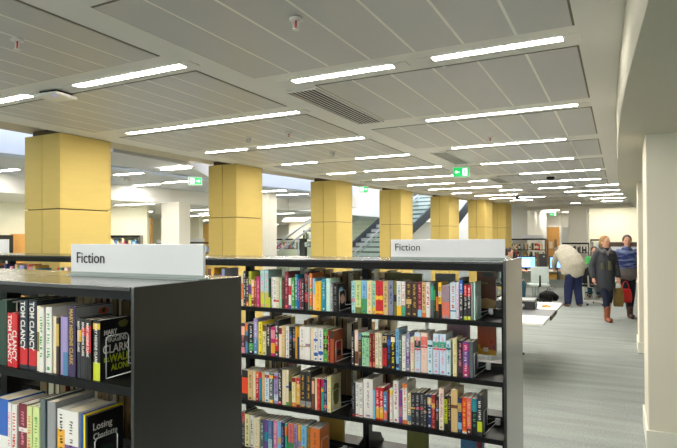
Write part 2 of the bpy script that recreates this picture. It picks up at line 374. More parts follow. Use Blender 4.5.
for k, (x, y, n) in enumerate([(-10.1,4.5,'first'),(-10.0,7.8,'second'),(-12.4,11.5,'third'),(-11.0,13.2,'fourth'),(-9.6,14.6,'fifth'),(-12.0,17,'sixth'),(-10,18.5,'seventh'),(-13,21,'eighth'),(-10.5,22,'ninth'),(-14.5,12.5,'tenth'),(-14,9,'eleventh'),(-9.4,24.5,'twelfth'),(-15,18,'thirteenth'),(-10.0,2,'fourteenth'),(-10.7,6.1,'fifteenth'),(-10.9,3.2,'sixteenth'),(-9.8,9.0,'seventeenth'),(-12.9,10.6,'eighteenth'),(-10.2,19.6,'nineteenth'),(-11.9,19.4,'twentieth'),(-10.9,17.9,'twenty-first'),(-12.6,14.3,'twenty-second'),(-9.9,11.6,'twenty-third'),(-14,24.5,'twenty-fourth'),(-17,25,'twenty-fifth'),(-12,25,'twenty-sixth'),(-16.5,21,'twenty-seventh')]):
    light(x-0.6, x+0.6, y, f'{n} nearest strip light, rows partly added, under the low ceiling beyond the atrium', z=2.43)  # several of these strips are added to brighten the area beyond the atrium
for x, y, l in [(-0.1,21.9,'second small light added over the back right cream wall'),(0.7,21.5,'third small light added over the back right cream wall'),(-2.6,21.6,'added strip light just behind the back header, left'),(-1.8,21.8,'added strip light just behind the back header, by the pillar'),(-2.0,27.2,'added strip light over the wooden door in the back room'),(-1.6,24.0,'third, added strip light in the room behind the back opening'),(-2.9,26.6,'added strip light beside the wooden door in the back room'),(-2.3,22.5,'strip light in the room behind the back opening'),(-2.6,25,'second strip light in the room behind the back opening'),(-0.7,21.6,'small light over the cream wall at back right'),(-2.9,29.5,'strip light in the far corridor behind the wooden door'),(1.6,21.7,'light over the back right wall behind the pillar')]:
    light(x-0.35, x+0.35, y, l, z=2.8)  # several of these lamps are added to brighten the far end

# slotted vents
def vent(u0, u1, v0, v1, label):
    t = thing('ceiling_vent', label, 'air vent', ((u0+u1)/2, (v0+v1)/2, CH), 0, 'slotted ceiling vents')
    w, d = (u1-u0)/2, (v1-v0)/2
    bm = bm_new(); box(bm, -w, w, -d, d, -0.004, -0.001); obj('backing', bm, DARK, t)
    for k in range(7):
        x = -w + (k+0.5)*2*w/7
        bm = bm_new(); box(bm, x-0.005, x+0.005, -d, d, -0.0075, -0.0055); obj('slat', bm, CEILP, t)
    bm = bm_new(); e = 0.01
    box(bm, -w-e, -w, -d-e, d+e, -0.012, -0.001); box(bm, w, w+e, -d-e, d+e, -0.012, -0.001); box(bm, -w, w, -d-e, -d, -0.012, -0.001); box(bm, -w, w, d, d+e, -0.012, -0.001)
    obj('frame', bm, CEILP, t)
vent(-2.235, -1.995, 3.54, 4.84, 'long slotted ceiling vent nearest the camera')
vent(-2.18, -1.965, 6.93, 8.15, 'slotted ceiling vent just above the main green exit sign')
vent(-2.16, -1.965, 10.35, 11.4, 'small distant slotted ceiling vent right of the exit sign')

# sprinklers, detectors, camera dome, wireless box
def sprinkler(x, y, label, cat='sprinkler'):
    t = thing('ceiling_sprinkler', label, cat, (x, y, CH-0.007))
    bm = bm_new(); disc(bm, (0,0,-0.012), 0.034, 0.010); obj('escutcheon', bm, mat('white enamel', (225,222,216), 0.3), t)
    bm = bm_new(); rod(bm, (0.012,0,-0.055), (0.016,0,-0.012), 0.004); rod(bm, (-0.012,0,-0.055), (-0.016,0,-0.012), 0.004); disc(bm, (0,0,-0.060), 0.019, 0.004); obj('deflector', bm, mat('white enamel', (225,222,216)), t)
    bm = bm_new(); rod(bm, (0,0,-0.054), (0,0,-0.013), 0.005); obj('glass_bulb', bm, REDLED, t)
sprinkler(-1.44, 2.36, 'round white sprinkler head with red bulb at top centre')
sprinkler(-2.95, 1.89, 'white sprinkler head in the upper left corner')
sprinkler(-1.25, 6.1, 'tiny sprinkler head above the second strip light row')
sprinkler(-3.05, 4.85, 'tiny sprinkler head between the longest strip light and the vent')
def detector(x, y, r, label, dark=False, z=CH):
    t = thing('smoke_detector', label, 'smoke detector', (x, y, z-0.002))
    bm = bm_new(); disc(bm, (0,0,-0.014), r*1.1, 0.012); obj('mount', bm, CEILP, t)
    bm = bm_new(); disc(bm, (0,0,-0.05), r*0.8, 0.036); ball(bm, (0,0,-0.045), r*0.72, r*0.72, 0.025, 0); obj('sensor', bm, BLACKM if dark else mat('grey detector plastic', (190,186,178), 0.4), t)
detector(-3.25, 6.2, 0.04, 'round smoke detector left of the second strip rows at centre')
detector(-3.6, 4.9, 0.03, 'flat round ceiling fitting above the gap between first columns')
detector(-2.5, 8.95, 0.03, 'small pale detector near the main exit sign')
detector(-1.1, 10.6, 0.085, 'black dome camera in the right ceiling bay', True)
detector(-7.9, 7.1, 0.07, 'grey dome camera beyond the atrium right of the first column', False, CH)
detector(-2.4, 15.1, 0.06, 'dark distant detector above the back pillar', True)
t = thing('wireless_box', 'white rounded wireless box with tiny blue light, upper left ceiling', 'wireless box', (-3.79, 2.73, CH-0.003), 0.1)
bm = bm_new(); box(bm, -0.115, 0.115, -0.10, 0.10, -0.040, -0.016); obj('cover', bm, mat('white enamel', (225,222,216)), t, 0.022)
bm = bm_new(); box(bm, -0.085, 0.085, -0.075, 0.075, -0.016, 0.0); obj('mount', bm, BLACKM, t)
bm = bm_new(); ball(bm, (0.05, -0.06, -0.041), 0.005, 0.005, 0.003); obj('status_light', bm, BLUELED, t)

# exit signs
def exit_sign(x, y, zt, w, h, rz, label, hang=0.04, arrow=1):
    t = thing('exit_sign', label, 'exit sign', (x, y, zt), rz)
    bm = bm_new(); box(bm, -w/2-0.012, w/2+0.012, -0.012, 0.012, -h-0.012, 0.012); obj('case', bm, mat('white sign case', (232,236,232), 0.4), t)
    bm = bm_new(); box(bm, -w/2, w/2, -0.017, -0.0125, -h, 0); obj('face', bm, GREENE, t)
    bm = bm_new()
    def q(x0,x1,z0,z1): box(bm, x0, x1, -0.0205, -0.0175, z0, z1)
    # arrow
    ax = -w*0.24*arrow
    q(ax-0.035*w/0.24, ax+0.03*w/0.24, -h/2-0.006, -h/2+0.006)
    tip = ax-0.045*w/0.24*arrow
    p = [(tip,-h/2),(tip+0.028*arrow,-h/2+0.026),(tip+0.028*arrow,-h/2+0.012),(tip+0.028*arrow,-h/2-0.026)]
    a = [bm.verts.new((px,-0.0205,pz)) for px,pz in (p[0],p[1],p[3])]; b = [bm.verts.new((px,-0.0175,pz)) for px,pz in (p[0],p[1],p[3])]
    bm.faces.new(a); bm.faces.new(list(reversed(b)))
    for i in range(3): bm.faces.new((a[i],a[(i+1)%3],b[(i+1)%3],b[i]))
    cx = w*0.24*arrow
    q(cx-0.034, cx+0.034, -h+0.014, -0.014)
    obj('arrow_and_doorway', bm, WHITEE, t)
    bm = bm_new()   # running figure in the doorway
    def g(x0,x1,z0,z1): box(bm, x0, x1, -0.023, -0.0208, z0, z1)
    g(cx-0.004, cx+0.012, -0.045, -0.028); g(cx-0.010, cx+0.008, -h/2-0.012, -0.047); g(cx-0.024, cx-0.008, -h/2+0.004, -h/2+0.012); g(cx-0.018, cx-0.008, -h+0.022, -h/2-0.012); g(cx+0.004, cx+0.020, -h/2-0.026, -h/2-0.014)
    obj('running_figure', bm, GREENE, t)
    bm = bm_new(); rod(bm, (-w*0.35,0,0.012), (-w*0.35,0,0.012+hang), 0.004); rod(bm, (w*0.35,0,0.012), (w*0.35,0,0.012+hang), 0.004); obj('hanger', bm, STEELS, t)
exit_sign(-2.125, 8.25, 2.69, 0.225, 0.135, 0.3, 'green exit sign with left arrow hanging from main ceiling', 0.035)
exit_sign(-6.36, 7.15, 2.665, 0.20, 0.115, 0.65, 'green exit sign hanging beyond the gap between first and second columns', 0.06, -1)
exit_sign(-4.31, 9.5, 2.61, 0.15, 0.10, 0.4, 'green exit sign just right of the third yellow column', 0.11, -1)
exit_sign(-10.0, 10.8, 2.30, 0.2, 0.12, 0.5, 'small distant green exit sign right of the first column, lower', 0.11, -1)
exit_sign(-2.40, 24, 2.66, 0.26, 0.14, 0.1, 'distant green exit sign in the room behind the back opening', 0.12)
# ---------------------------------------------------------------- yellow columns
COLS = [(-5.137,3.743,4.38,-5.713,'first and largest ochre column, at the left'),(-5.0,6.5,7.16,-5.52,'second ochre column, above the near sign\'s right end'),(-4.763,9.231,9.93,-5.317,'third ochre column, left of the staircase gap'),
 (-4.382,11.664,12.46,-4.901,'fourth ochre column, standing between the stairs and far sign'),(-3.963,14.098,15.13,-4.461,'fifth ochre column, behind the far sign'),(-3.431,15.977,17.0,-3.92,'sixth ochre column, second from the back'),(-3.19,17.841,18.9,-3.72,'last ochre column, next to the white back pillar')]
for (uc, v0, v1, ul, lab) in COLS:
    t = thing('column', lab, 'column', ((uc+ul)/2, (v0+v1)/2, 0), 0, 'ochre columns along the atrium')
    w, d = (uc-ul)/2, (v1-v0)/2
    bm = bm_new(); box(bm, -w+0.02, w-0.02, -d+0.02, d-0.02, 0, 2.73); obj('core', bm, NECK, t)
    bm = bm_new(); box(bm, -w+0.05, w-0.035, -d+0.06, d-0.05, 2.73, 2.80); obj('neck', bm, NECK, t)
    g = 0.009
    for z0, z1 in ((0.0, 1.943), (1.953, 2.735)):
        for xa, xb in ((-w, -0.0-g/2), (g/2, w)):
            bm = bm_new(); box(bm, xa, xb, -d, -d+0.018, z0, z1); obj('cladding_panel', bm, OCHRE, t, 0.002)
            bm = bm_new(); box(bm, xa, xb, d-0.018, d, z0, z1); obj('cladding_panel', bm, OCHRE, t, 0.002)
        bm = bm_new(); box(bm, w-0.018, w, -d+0.0185, d-0.0185, z0, z1); obj('cladding_panel', bm, OCHRE, t, 0.002)
        bm = bm_new(); box(bm, -w, -w+0.018, -d+0.0185, d-0.0185, z0, z1); obj('cladding_panel', bm, OCHRE, t, 0.002)
# ---------------------------------------------------------------- book colours
CK = dict(cream=(232,218,184),orange=(226,120,48),char=(46,46,50),plum=(74,44,60),lime=(196,206,40),purple=(112,70,150),navy=(36,50,96),dkred=(140,34,32),peach=(240,184,150),
 brown=(112,66,40),tan=(214,180,124),magenta=(196,36,110),pink=(226,140,158),aqua=(172,212,212),dkgreen=(34,62,46),white=(232,228,222),grey=(148,148,150),red=(206,32,40),mint=(164,214,180),
 dkbrown=(66,44,32),maroon=(122,36,50),green=(74,160,78),teal=(24,134,160),blue=(40,96,184),black=(26,24,26),sky=(132,190,226),yellow=(242,192,40),paleaqua=(186,226,216),pastel=(208,220,150),
 olive=(120,116,56),paleyel=(234,222,166),lavgrey=(132,138,168),seagreen=(56,168,138),gold=(206,170,80),slate=(92,104,108),mauve=(160,132,146),salmon=(226,112,92),ice=(206,222,232),lilacw=(220,208,226),
 steel=(82,130,172),vyellow=(244,224,30),amber=(232,172,50),rust=(186,84,42),peachw=(236,206,190),icefig=(202,218,238),flame=(226,70,24),lilac=(160,146,196),pinkm=(222,130,176),navyk=(38,46,58),plumk=(58,44,84))
def bk(k): return mat('book '+k, CK[k], 0.42, vary=0.06, scale=14, coat=0.15)

def book(name, u0, w, h, dep, vf, z0, base, bands=(), title=None, flip=False, lean=0.0, parts=True, pages=None, seed=0):
    """local origin at the spine foot; spine faces -y unless flipped"""
    rnd = random.Random(seed)
    s = -1 if flip else 1
    t = 0.0012; hw = w/2
    bm = bm_new(); mats = [bk(base)]
    cuts = [0.0, 1.0]
    bl = []
    for b in bands:
        f0, f1, k = b
        bl.append((f0, f1, len(mats))); mats.append(bk(k)); cuts += [f0, f1]
    cuts = sorted(set(round(c, 4) for c in cuts))
    # spine strip, slightly rounded, cut into its coloured bands
    prof = [(-hw,0.0015),(-hw*0.6,0.0),(hw*0.6,0.0),(hw,0.0015)]
    for a, b in zip(cuts, cuts[1:]):
        mi = 0; mid = (a+b)/2
        for f0, f1, k in bl:
            if f0 <= mid <= f1: mi = k
        za, zb = a*h, b*h
        for (x0,y0),(x1,y1) in zip(prof, prof[1:]):
            f = bm.faces.new([bm.verts.new(p) for p in ((x0,y0*s,za),(x1,y1*s,za),(x1,y1*s,zb),(x0,y0*s,zb))]); f.material_index = mi
        # inner side of the spine
    ins = [bm.verts.new(p) for p in ((-hw,0.0030*s,h),(hw,0.0030*s,h))]
    f = bm.faces.new([bm.verts.new((x,y*s,h)) for x,y in prof]+[ins[1], ins[0]])
    ya, yb = sorted((0.0015*s, dep*s))
    for x0, x1 in ((-hw, -hw+t), (hw-t, hw)): box(bm, x0, x1, ya, yb, 0, h)
    o = obj(name, bm, mats, None); o.location = (u0+hw, vf, z0); o.rotation_euler = (0, lean, 0)
    pm = pages or (PAGES if rnd.random() < 0.6 else PAGESW)
    ya, yb = sorted((0.0035*s, (dep-0.003)*s))
    bm = bm_new(); box(bm, -hw+t+0.0002, hw-t-0.0002, ya, yb, 0.001, h-0.002)
    if parts: obj('pages', bm, pm, o)
    else:
        me = bpy.data.meshes.new('p'); bm.to_mesh(me); bm.free(); b2 = bmesh.new(); b2.from_mesh(o.data); n = len(b2.faces)
        b2.from_mesh(me); b2.faces.ensure_lookup_table(); o.data.materials.append(pm)
        for f in b2.faces[n:]: f.material_index = len(mats)
        b2.to_mesh(o.data); b2.free(); bpy.data.meshes.remove(me)
    if title and not isinstance(title, tuple):
        bm = bm_new()
        lh = min(0.011, w*0.5)       # letter height across the spine
        z = h*rnd.uniform(0.84, 0.93); end = h*rnd.uniform(0.18, 0.34); k = 0
        word = rnd.randint(3, 7)
        while z > end:
            lw = rnd.uniform(0.45, 0.8)*lh
            c = rnd.uniform(-0.15, 0.15)*lh
            box(bm, c-lh/2, c+lh/2, -0.0007, -0.0001, z-lw*0.45, z); 
            if rnd.random() < 0.6: box(bm, c-lh/2 if rnd.random() < 0.5 else c+lh/2-lh*0.3, c if rnd.random() < 0.5 else c+lh/2, -0.0007, -0.0001, z-lw*0.95, z-lw*0.45)
            z -= lw+lh*0.18; k += 1
            if k >= word: z -= lh*0.9; k = 0; word = rnd.randint(2, 7)
        if rnd.random() < 0.7: box(bm, -w*0.2, w*0.2, -0.0007, -0.0001, h*0.04, h*0.04+min(0.01, w*0.4))
        obj('spine_title', bm, mat('print '+title, CK[title], 0.5, vary=0), o)
    return o

BOOKS={
"A1":[
(-2218, 13, 211, 'cream', 'orange and cream', [(0.2, 0.7, 'orange')], None),
(-2203, 18, 229, 'char', 'dark grey', [], 'white'),
(-2182, 19, 190, 'plum', 'dark plum', [(0, 0.15, 'orange')], 'white'),
(-2161, 21, 226, 'lime', 'lime yellow', [(0.35, 0.62, 'purple')], 'navy'),
(-2137, 24, 175, 'orange', 'orange', [(0, 0.3, 'dkred'), (0.75, 1, 'peach')], 'white'),
(-2111, 14, 190, 'brown', 'dark brown', [], 'tan'),
(-2094, 25, 198, 'magenta', 'magenta', [], 'pink'),
(-2067, 30, 237, 'aqua', 'left twin pale aqua', [(0, 0.42, 'lime')], 'pink'),
(-2035, 29, 236, 'aqua', 'right twin pale aqua', [(0, 0.4, 'lime')], 'pink'),
(-2003, 15, 186, 'dkgreen', 'dark green', [(0, 0.35, 'lime')], None),
(-1985, 16, 195, 'white', 'white', [], 'grey'),
(-1967, 22, 195, 'white', 'white', [(0.2, 0.26, 'red')], 'grey'),
(-1942, 18, 194, 'cream', 'cream', [(0.2, 0.26, 'red')], 'tan'),
(-1921, 14, 190, 'mint', 'mint green', [], 'white'),
(-1904, 21, 191, 'dkbrown', 'dark brown', [], 'red'),
(-1881, 25, 232, 'maroon', 'tall dark red', [(0, 0.1, 'red')], 'pink'),
(-1853, 20, 192, 'white', 'white', [(0, 0.12, 'purple'), (0.45, 0.75, 'red')], None),
(-1830, 20, 193, 'green', 'pale green', [], 'white'),
(-1807, 17, 215, 'teal', 'teal blue', [], 'white'),
(-1788, 13, 192, 'blue', 'bright blue', [], 'pink'),
(-1772, 17, 189, 'maroon', 'dark maroon', [], 'pink'),
(-1753, 13, 193, 'char', 'charcoal', [], 'white'),
(-1738, 25, 234, 'black', 'black and red ornamented', [(0.2, 0.45, 'red'), (0.7, 0.95, 'dkred')], 'grey'),
(-1710, 7, 214, 'grey', 'slim grey', [], None),
(-1700, 18, 226, 'orange', 'orange and green', [(0.5, 0.6, 'green'), (0, 0.12, 'green')], 'white'),
(-1679, 17, 195, 'sky', 'light blue', [(0, 0.5, 'peach')], None),
(-1659, 40, 176, 'yellow', 'golden yellow', [], 'orange'),
(-1616, 29, 195, 'teal', 'teal', [], 'aqua'),
(-1584, 28, 196, 'paleaqua', 'pale mint', [], 'white'),
(-1553, 15, 170, 'grey', 'slim grey', [], 'white'),
(-1535, 26, 167, 'black', 'black photo covered', [], 'grey')],
"B1":[
(-1419, 29, 187, 'aqua', 'pale aqua', [(0.35, 0.45, 'pink')], 'teal'),
(-1388, 37, 192, 'pastel', 'pastel yellow green', [(0, 0.18, 'olive')], 'green'),
(-1348, 32, 192, 'sky', 'pale blue', [(0, 0.45, 'green')], 'blue'),
(-1313, 29, 192, 'paleyel', 'pale cream', [], 'pink'),
(-1281, 21, 191, 'mint', 'pale mint', [(0, 0.2, 'yellow')], 'teal'),
(-1258, 45, 194, 'red', 'bright red', [(0.43, 0.56, 'yellow'), (0.03, 0.1, 'yellow')], 'dkred'),
(-1211, 29, 194, 'tan', 'tan', [], 'brown'),
(-1179, 28, 195, 'lavgrey', 'blue grey', [], 'navy'),
(-1148, 17, 195, 'olive', 'black and olive', [(0.4, 0.6, 'black')], None),
(-1129, 27, 195, 'white', 'white and yellow', [(0, 0.28, 'yellow')], 'teal'),
(-1100, 22, 194, 'white', 'white and green', [(0, 0.3, 'seagreen')], 'red'),
(-1076, 33, 192, 'dkbrown', 'dark brown gold lettered', [(0.35, 0.5, 'tan')], 'gold'),
(-1040, 30, 191, 'dkbrown', 'second dark brown gold lettered', [], 'gold'),
(-1007, 24, 194, 'maroon', 'maroon', [(0, 0.2, 'sky')], 'pink'),
(-981, 23, 193, 'tan', 'tan', [(0, 0.12, 'orange')], 'brown'),
(-956, 23, 194, 'white', 'white red lettered', [], 'red'),
(-931, 16, 193, 'slate', 'grey teal', [(0.5, 0.9, 'seagreen')], None),
(-913, 11, 191, 'black', 'black and green', [(0.5, 0.8, 'green')], 'green'),
(-899, 11, 196, 'orange', 'orange red', [(0, 0.2, 'dkgreen'), (0.6, 1, 'black')], None),
(-886, 18, 195, 'yellow', 'amber and black', [(0, 0.4, 'black'), (0.6, 0.75, 'white')], 'black'),
(-865, 42, 181, 'mauve', 'mauve grey', [(0.05, 0.5, 'salmon')], 'grey'),
(-821, 31, 198, 'ice', 'pale grey red lettered', [(0.2, 0.24, 'teal')], 'red'),
(-787, 15, 199, 'lilacw', 'lilac white', [], 'pink'),
(-769, 18, 223, 'char', 'blue topped black', [(0.62, 0.95, 'blue')], 'white'),
(-748, 19, 193, 'char', 'red topped black', [(0.65, 0.97, 'red'), (0, 0.1, 'lime')], 'white'),
(-726, 17, 193, 'char', 'second red topped black', [(0.65, 0.97, 'red'), (0, 0.1, 'lime')], 'white'),
(-707, 9, 198, 'grey', 'slim grey', [], None),
(-695, 10, 200, 'paleaqua', 'slim pale teal', [], None)],
"A2":[
(-2219, 28, 193, 'plum', 'plum and pink', [(0, 0.2, 'pink'), (0.6, 0.9, 'peach')], 'pink'),
(-2188, 21, 193, 'steel', 'blue and orange', [(0.75, 1, 'orange'), (0.4, 0.6, 'dkbrown')], None),
(-2164, 39, 195, 'black', 'black mottled', [(0.1, 0.35, 'green')], 'white'),
(-2122, 33, 230, 'lilac', 'tall lilac and blue', [(0, 0.45, 'steel')], 'white'),
(-2086, 29, 211, 'vyellow', 'vivid yellow', [], 'olive'),
(-2054, 27, 192, 'paleyel', 'pale yellow', [(0.8, 1, 'brown')], 'olive'),
(-2024, 33, 197, 'char', 'charcoal white lettered', [], 'white'),
(-1988, 32, 185, 'magenta', 'magenta', [(0.1, 0.45, 'amber'), (0.6, 0.9, 'pink')], None),
(-1953, 25, 230, 'char', 'tall black and red', [(0.15, 0.5, 'red')], 'white'),
(-1925, 22, 193, 'cream', 'cream', [(0.75, 0.95, 'maroon')], None),
(-1900, 22, 194, 'tan', 'khaki tan', [], 'cream'),
(-1875, 25, 196, 'white', 'pinkish white', [], 'grey'),
(-1848, 21, 196, 'black', 'black blue marked', [(0.6, 0.75, 'blue')], 'grey'),
(-1825, 20, 197, 'black', 'black orange marked', [(0.55, 0.65, 'salmon')], 'grey'),
(-1803, 11, 197, 'amber', 'slim amber', [], None),
(-1789, 10, 194, 'navy', 'slim navy', [(0.7, 1, 'amber')], None),
(-1777, 42, 199, 'white', 'wide white', [(0.38, 0.42, 'gold')], 'grey'),
(-1732, 35, 200, 'white', 'white mauve marked', [(0.4, 0.5, 'mauve')], None),
(-1694, 20, 200, 'cream', 'cream', [], 'peach'),
(-1671, 27, 202, 'white', 'white blue marked', [(0.6, 0.66, 'blue'), (0.15, 0.25, 'blue')], 'blue'),
(-1642, 33, 201, 'white', 'second white blue marked', [(0.2, 0.3, 'blue')], 'blue'),
(-1606, 31, 197, 'green', 'green and black', [(0.35, 0.55, 'black'), (0.7, 0.8, 'black')], 'lime'),
(-1572, 12, 191, 'dkred', 'dark red', [], 'pink'),
(-1557, 23, 191, 'rust', 'rust orange', [(0.75, 1, 'dkbrown')], None)],
"B2":[
(-1421, 22, 196, 'char', 'dark grey', [], 'white'),
(-1396, 23, 206, 'peachw', 'tall pale peach', [(0.05, 0.4, 'brown')], None),
(-1370, 18, 190, 'char', 'black yellow lettered', [(0.8, 1, 'steel')], 'amber'),
(-1350, 23, 195, 'mint', 'mint green', [(0.85, 0.92, 'black')], 'green'),
(-1325, 22, 196, 'mint', 'second mint green', [(0.85, 0.92, 'black')], 'green'),
(-1300, 14, 195, 'dkred', 'dark red', [(0, 0.15, 'salmon')], 'tan'),
(-1283, 16, 197, 'dkred', 'second dark red', [(0, 0.15, 'salmon')], 'tan'),
(-1264, 20, 200, 'cream', 'cream white', [], 'grey'),
(-1241, 18, 201, 'cream', 'second cream white', [], 'grey'),
(-1220, 26, 194, 'black', 'black red lettered', [(0.05, 0.6, 'red'), (0.75, 0.95, 'tan')], 'black'),
(-1192, 25, 195, 'black', 'black blue lettered', [(0.7, 0.85, 'blue')], 'blue'),
(-1165, 24, 194, 'black', 'black yellow lettered', [(0.8, 0.95, 'cream')], 'vyellow'),
(-1139, 19, 229, 'sky', 'tall pale blue', [(0.05, 0.15, 'navy')], 'blue'),
(-1118, 18, 195, 'slate', 'dark green grey', [], 'mint'),
(-1098, 21, 197, 'white', 'white', [], 'grey'),
(-1074, 23, 214, 'lavgrey', 'purple grey', [(0.2, 0.5, 'purple')], 'white'),
(-1048, 22, 192, 'cream', 'cream', [(0.6, 0.85, 'peach')], 'pink'),
(-1024, 33, 219, 'icefig', 'ice blue red-banded', [(0.56, 0.6, 'red'), (0.62, 0.8, 'dkgreen'), (0.8, 0.9, 'peach')], 'pink'),
(-989, 37, 221, 'peachw', 'pale peach', [(0.62, 0.66, 'red'), (0.68, 0.9, 'salmon')], 'pink'),
(-949, 28, 184, 'ice', 'pale mint', [(0.8, 0.86, 'dkgreen')], 'teal'),
(-919, 33, 221, 'icefig', 'left twin ice blue', [(0.6, 0.64, 'red'), (0.66, 0.8, 'seagreen')], 'pink'),
(-883, 36, 222, 'icefig', 'right twin ice blue', [(0.6, 0.64, 'red'), (0.66, 0.8, 'seagreen')], 'pink'),
(-844, 24, 188, 'ice', 'pale mint white', [(0.74, 0.8, 'dkgreen')], 'teal'),
(-807, 21, 203, 'paleyel', 'pale cream', [], 'tan'),
(-783, 27, 193, 'black', 'black and pink', [(0.1, 0.5, 'plum')], 'pink'),
(-754, 31, 189, 'purple', 'bright purple', [(0.02, 0.35, 'magenta'), (0.75, 0.95, 'magenta')], 'white'),
(-720, 19, 190, 'slate', 'dark grey green', [], None)],
"A3":[
(-2216, 46, 188, 'black', 'black and flame orange', [(0.2, 0.75, 'flame')], None),
(-2167, 38, 189, 'tan', 'tan dark lettered', [], 'black'),
(-2126, 17, 188, 'cream', 'cream', [], None),
(-2107, 22, 188, 'red', 'bright red', [(0.8, 1, 'orange')], 'white'),
(-2082, 19, 188, 'teal', 'teal and red', [(0.8, 1, 'red')], None),
(-2060, 21, 189, 'tan', 'pale tan', [], 'peach'),
(-2037, 33, 190, 'ice', 'ice blue red spotted', [(0.82, 0.93, 'red')], 'steel'),
(-2001, 31, 191, 'slate', 'grey yellow spotted', [(0.82, 0.93, 'yellow'), (0, 0.12, 'yellow')], 'white'),
(-1967, 30, 193, 'lilac', 'lilac red spotted', [(0.82, 0.9, 'red'), (0.1, 0.3, 'ice')], 'purple'),
(-1934, 27, 222, 'char', 'charcoal white lettered', [(0, 0.08, 'red')], 'white'),
(-1904, 27, 222, 'cream', 'cream', [], None),
(-1875, 19, 223, 'cream', 'cream green spotted', [(0, 0.1, 'green'), (0.5, 0.55, 'blue')], None),
(-1854, 22, 190, 'olive', 'green and black', [(0.5, 0.8, 'black')], None),
(-1829, 27, 181, 'paleyel', 'pale yellow', [(0, 0.15, 'orange'), (0.85, 1, 'dkred')], 'tan'),
(-1800, 27, 181, 'amber', 'amber red topped', [(0.8, 1, 'red'), (0, 0.1, 'dkred')], 'cream'),
(-1770, 37, 226, 'char', 'tall black orange lettered', [(0.05, 0.2, 'grey')], 'amber'),
(-1728, 36, 227, 'char', 'second tall black orange lettered', [(0.05, 0.2, 'grey')], 'amber'),
(-1689, 19, 194, 'brown', 'brown', [(0.5, 0.9, 'peach')], None),
(-1667, 14, 196, 'cream', 'cream', [], None),
(-1650, 22, 192, 'red', 'red', [], 'salmon'),
(-1625, 17, 192, 'seagreen', 'pink and green', [(0.75, 1, 'magenta'), (0.6, 0.7, 'yellow')], None),
(-1605, 22, 192, 'navy', 'navy', [(0.1, 0.2, 'salmon')], 'lilac'),
(-1580, 25, 215, 'paleyel', 'pale olive cream', [], 'tan')],
"B3":[
(-1420, 23, 198, 'char', 'dark brown grey', [(0, 0.05, 'red')], 'grey'),
(-1393, 22, 200, 'white', 'white', [(0.03, 0.06, 'red')], 'grey'),
(-1367, 22, 201, 'white', 'second white', [(0.03, 0.06, 'red')], 'grey'),
(-1342, 60, 227, 'white', 'very wide white', [], 'mauve'),
(-1279, 13, 169, 'sky', 'pale blue', [], None),
(-1263, 21, 183, 'red', 'bright red gold footed', [(0.05, 0.4, 'amber')], 'white'),
(-1239, 23, 186, 'red', 'second bright red gold footed', [(0.05, 0.4, 'amber')], 'white'),
(-1213, 22, 166, 'steel', 'blue and salmon', [(0.05, 0.35, 'salmon')], 'ice'),
(-1189, 10, 180, 'dkred', 'slim dark red', [(0, 0.3, 'black')], None),
(-1176, 18, 190, 'white', 'white yellow topped', [(0.8, 0.95, 'vyellow')], 'pink'),
(-1155, 31, 236, 'white', 'tall white purple lettered', [], 'magenta'),
(-1121, 19, 190, 'purple', 'soft purple', [(0.2, 0.5, 'mauve')], 'magenta'),
(-1099, 27, 227, 'white', 'tall white and orange', [(0.9, 1, 'orange'), (0, 0.1, 'orange')], 'orange'),
(-1069, 18, 175, 'cream', 'cream and blue', [(0.1, 0.3, 'steel')], 'olive'),
(-1049, 24, 182, 'char', 'black gold marked', [(0.5, 0.55, 'amber')], 'grey'),
(-1023, 24, 185, 'char', 'black pink marked', [(0.5, 0.56, 'magenta')], 'grey'),
(-996, 21, 187, 'char', 'black red marked', [(0.5, 0.57, 'red')], 'grey'),
(-973, 16, 180, 'char', 'second black gold marked', [(0.45, 0.5, 'amber')], 'grey'),
(-954, 24, 184, 'navy', 'navy white lettered', [(0.7, 0.9, 'gold')], 'white'),
(-928, 21, 186, 'dkred', 'dark red', [(0.6, 0.75, 'gold')], 'salmon'),
(-904, 14, 180, 'black', 'slim black blue spotted', [(0.55, 0.62, 'sky')], 'pink'),
(-887, 27, 225, 'peachw', 'tall pale peach', [(0, 0.3, 'cream')], 'mauve'),
(-858, 17, 187, 'black', 'black lime lettered', [(0.2, 0.9, 'lime')], 'black'),
(-838, 16, 189, 'black', 'black gold lettered', [], 'gold'),
(-819, 35, 227, 'tan', 'tall wide tan', [(0.56, 0.64, 'brown')], None),
(-782, 20, 186, 'navy', 'navy blue mottled', [(0.6, 0.85, 'gold'), (0.1, 0.3, 'sky')], 'teal'),
(-759, 22, 191, 'flame', 'flame red', [(0, 0.06, 'white')], 'yellow'),
(-735, 24, 191, 'salmon', 'salmon brown', [(0, 0.15, 'plum')], 'peach'),
(-709, 28, 190, 'black', 'black and teal', [(0.65, 1, 'teal')], 'seagreen'),
(-678, 26, 216, 'char', 'dark white lettered', [(0.1, 0.35, 'lime')], 'white')],
"A4":[
(-2217, 21, 218, 'char', 'black red topped', [(0.7, 1, 'red')], 'grey'),
(-2192, 39, 211, 'paleyel', 'pale yellow black lettered', [], 'black'),
(-2149, 25, 206, 'white', 'white', [], 'plum'),
(-2120, 46, 194, 'cream', 'cream', [], 'tan'),
(-2070, 26, 190, 'slate', 'grey teal', [], 'ice'),
(-2041, 29, 192, 'purple', 'purple and teal', [(0.3, 0.6, 'teal')], None),
(-2008, 30, 194, 'steel', 'muted blue', [(0, 0.4, 'aqua')], 'lilac'),
(-1974, 31, 196, 'pinkm', 'pink', [], 'white'),
(-1939, 26, 197, 'sky', 'light blue', [(0.3, 0.5, 'tan')], None),
(-1909, 19, 196, 'navy', 'navy', [], 'lilac'),
(-1886, 19, 192, 'seagreen', 'sea green', [(0.6, 0.9, 'orange')], None),
(-1863, 42, 194, 'salmon', 'salmon', [(0.2, 0.4, 'green')], 'purple'),
(-1817, 24, 195, 'lilac', 'mauve', [], 'navy'),
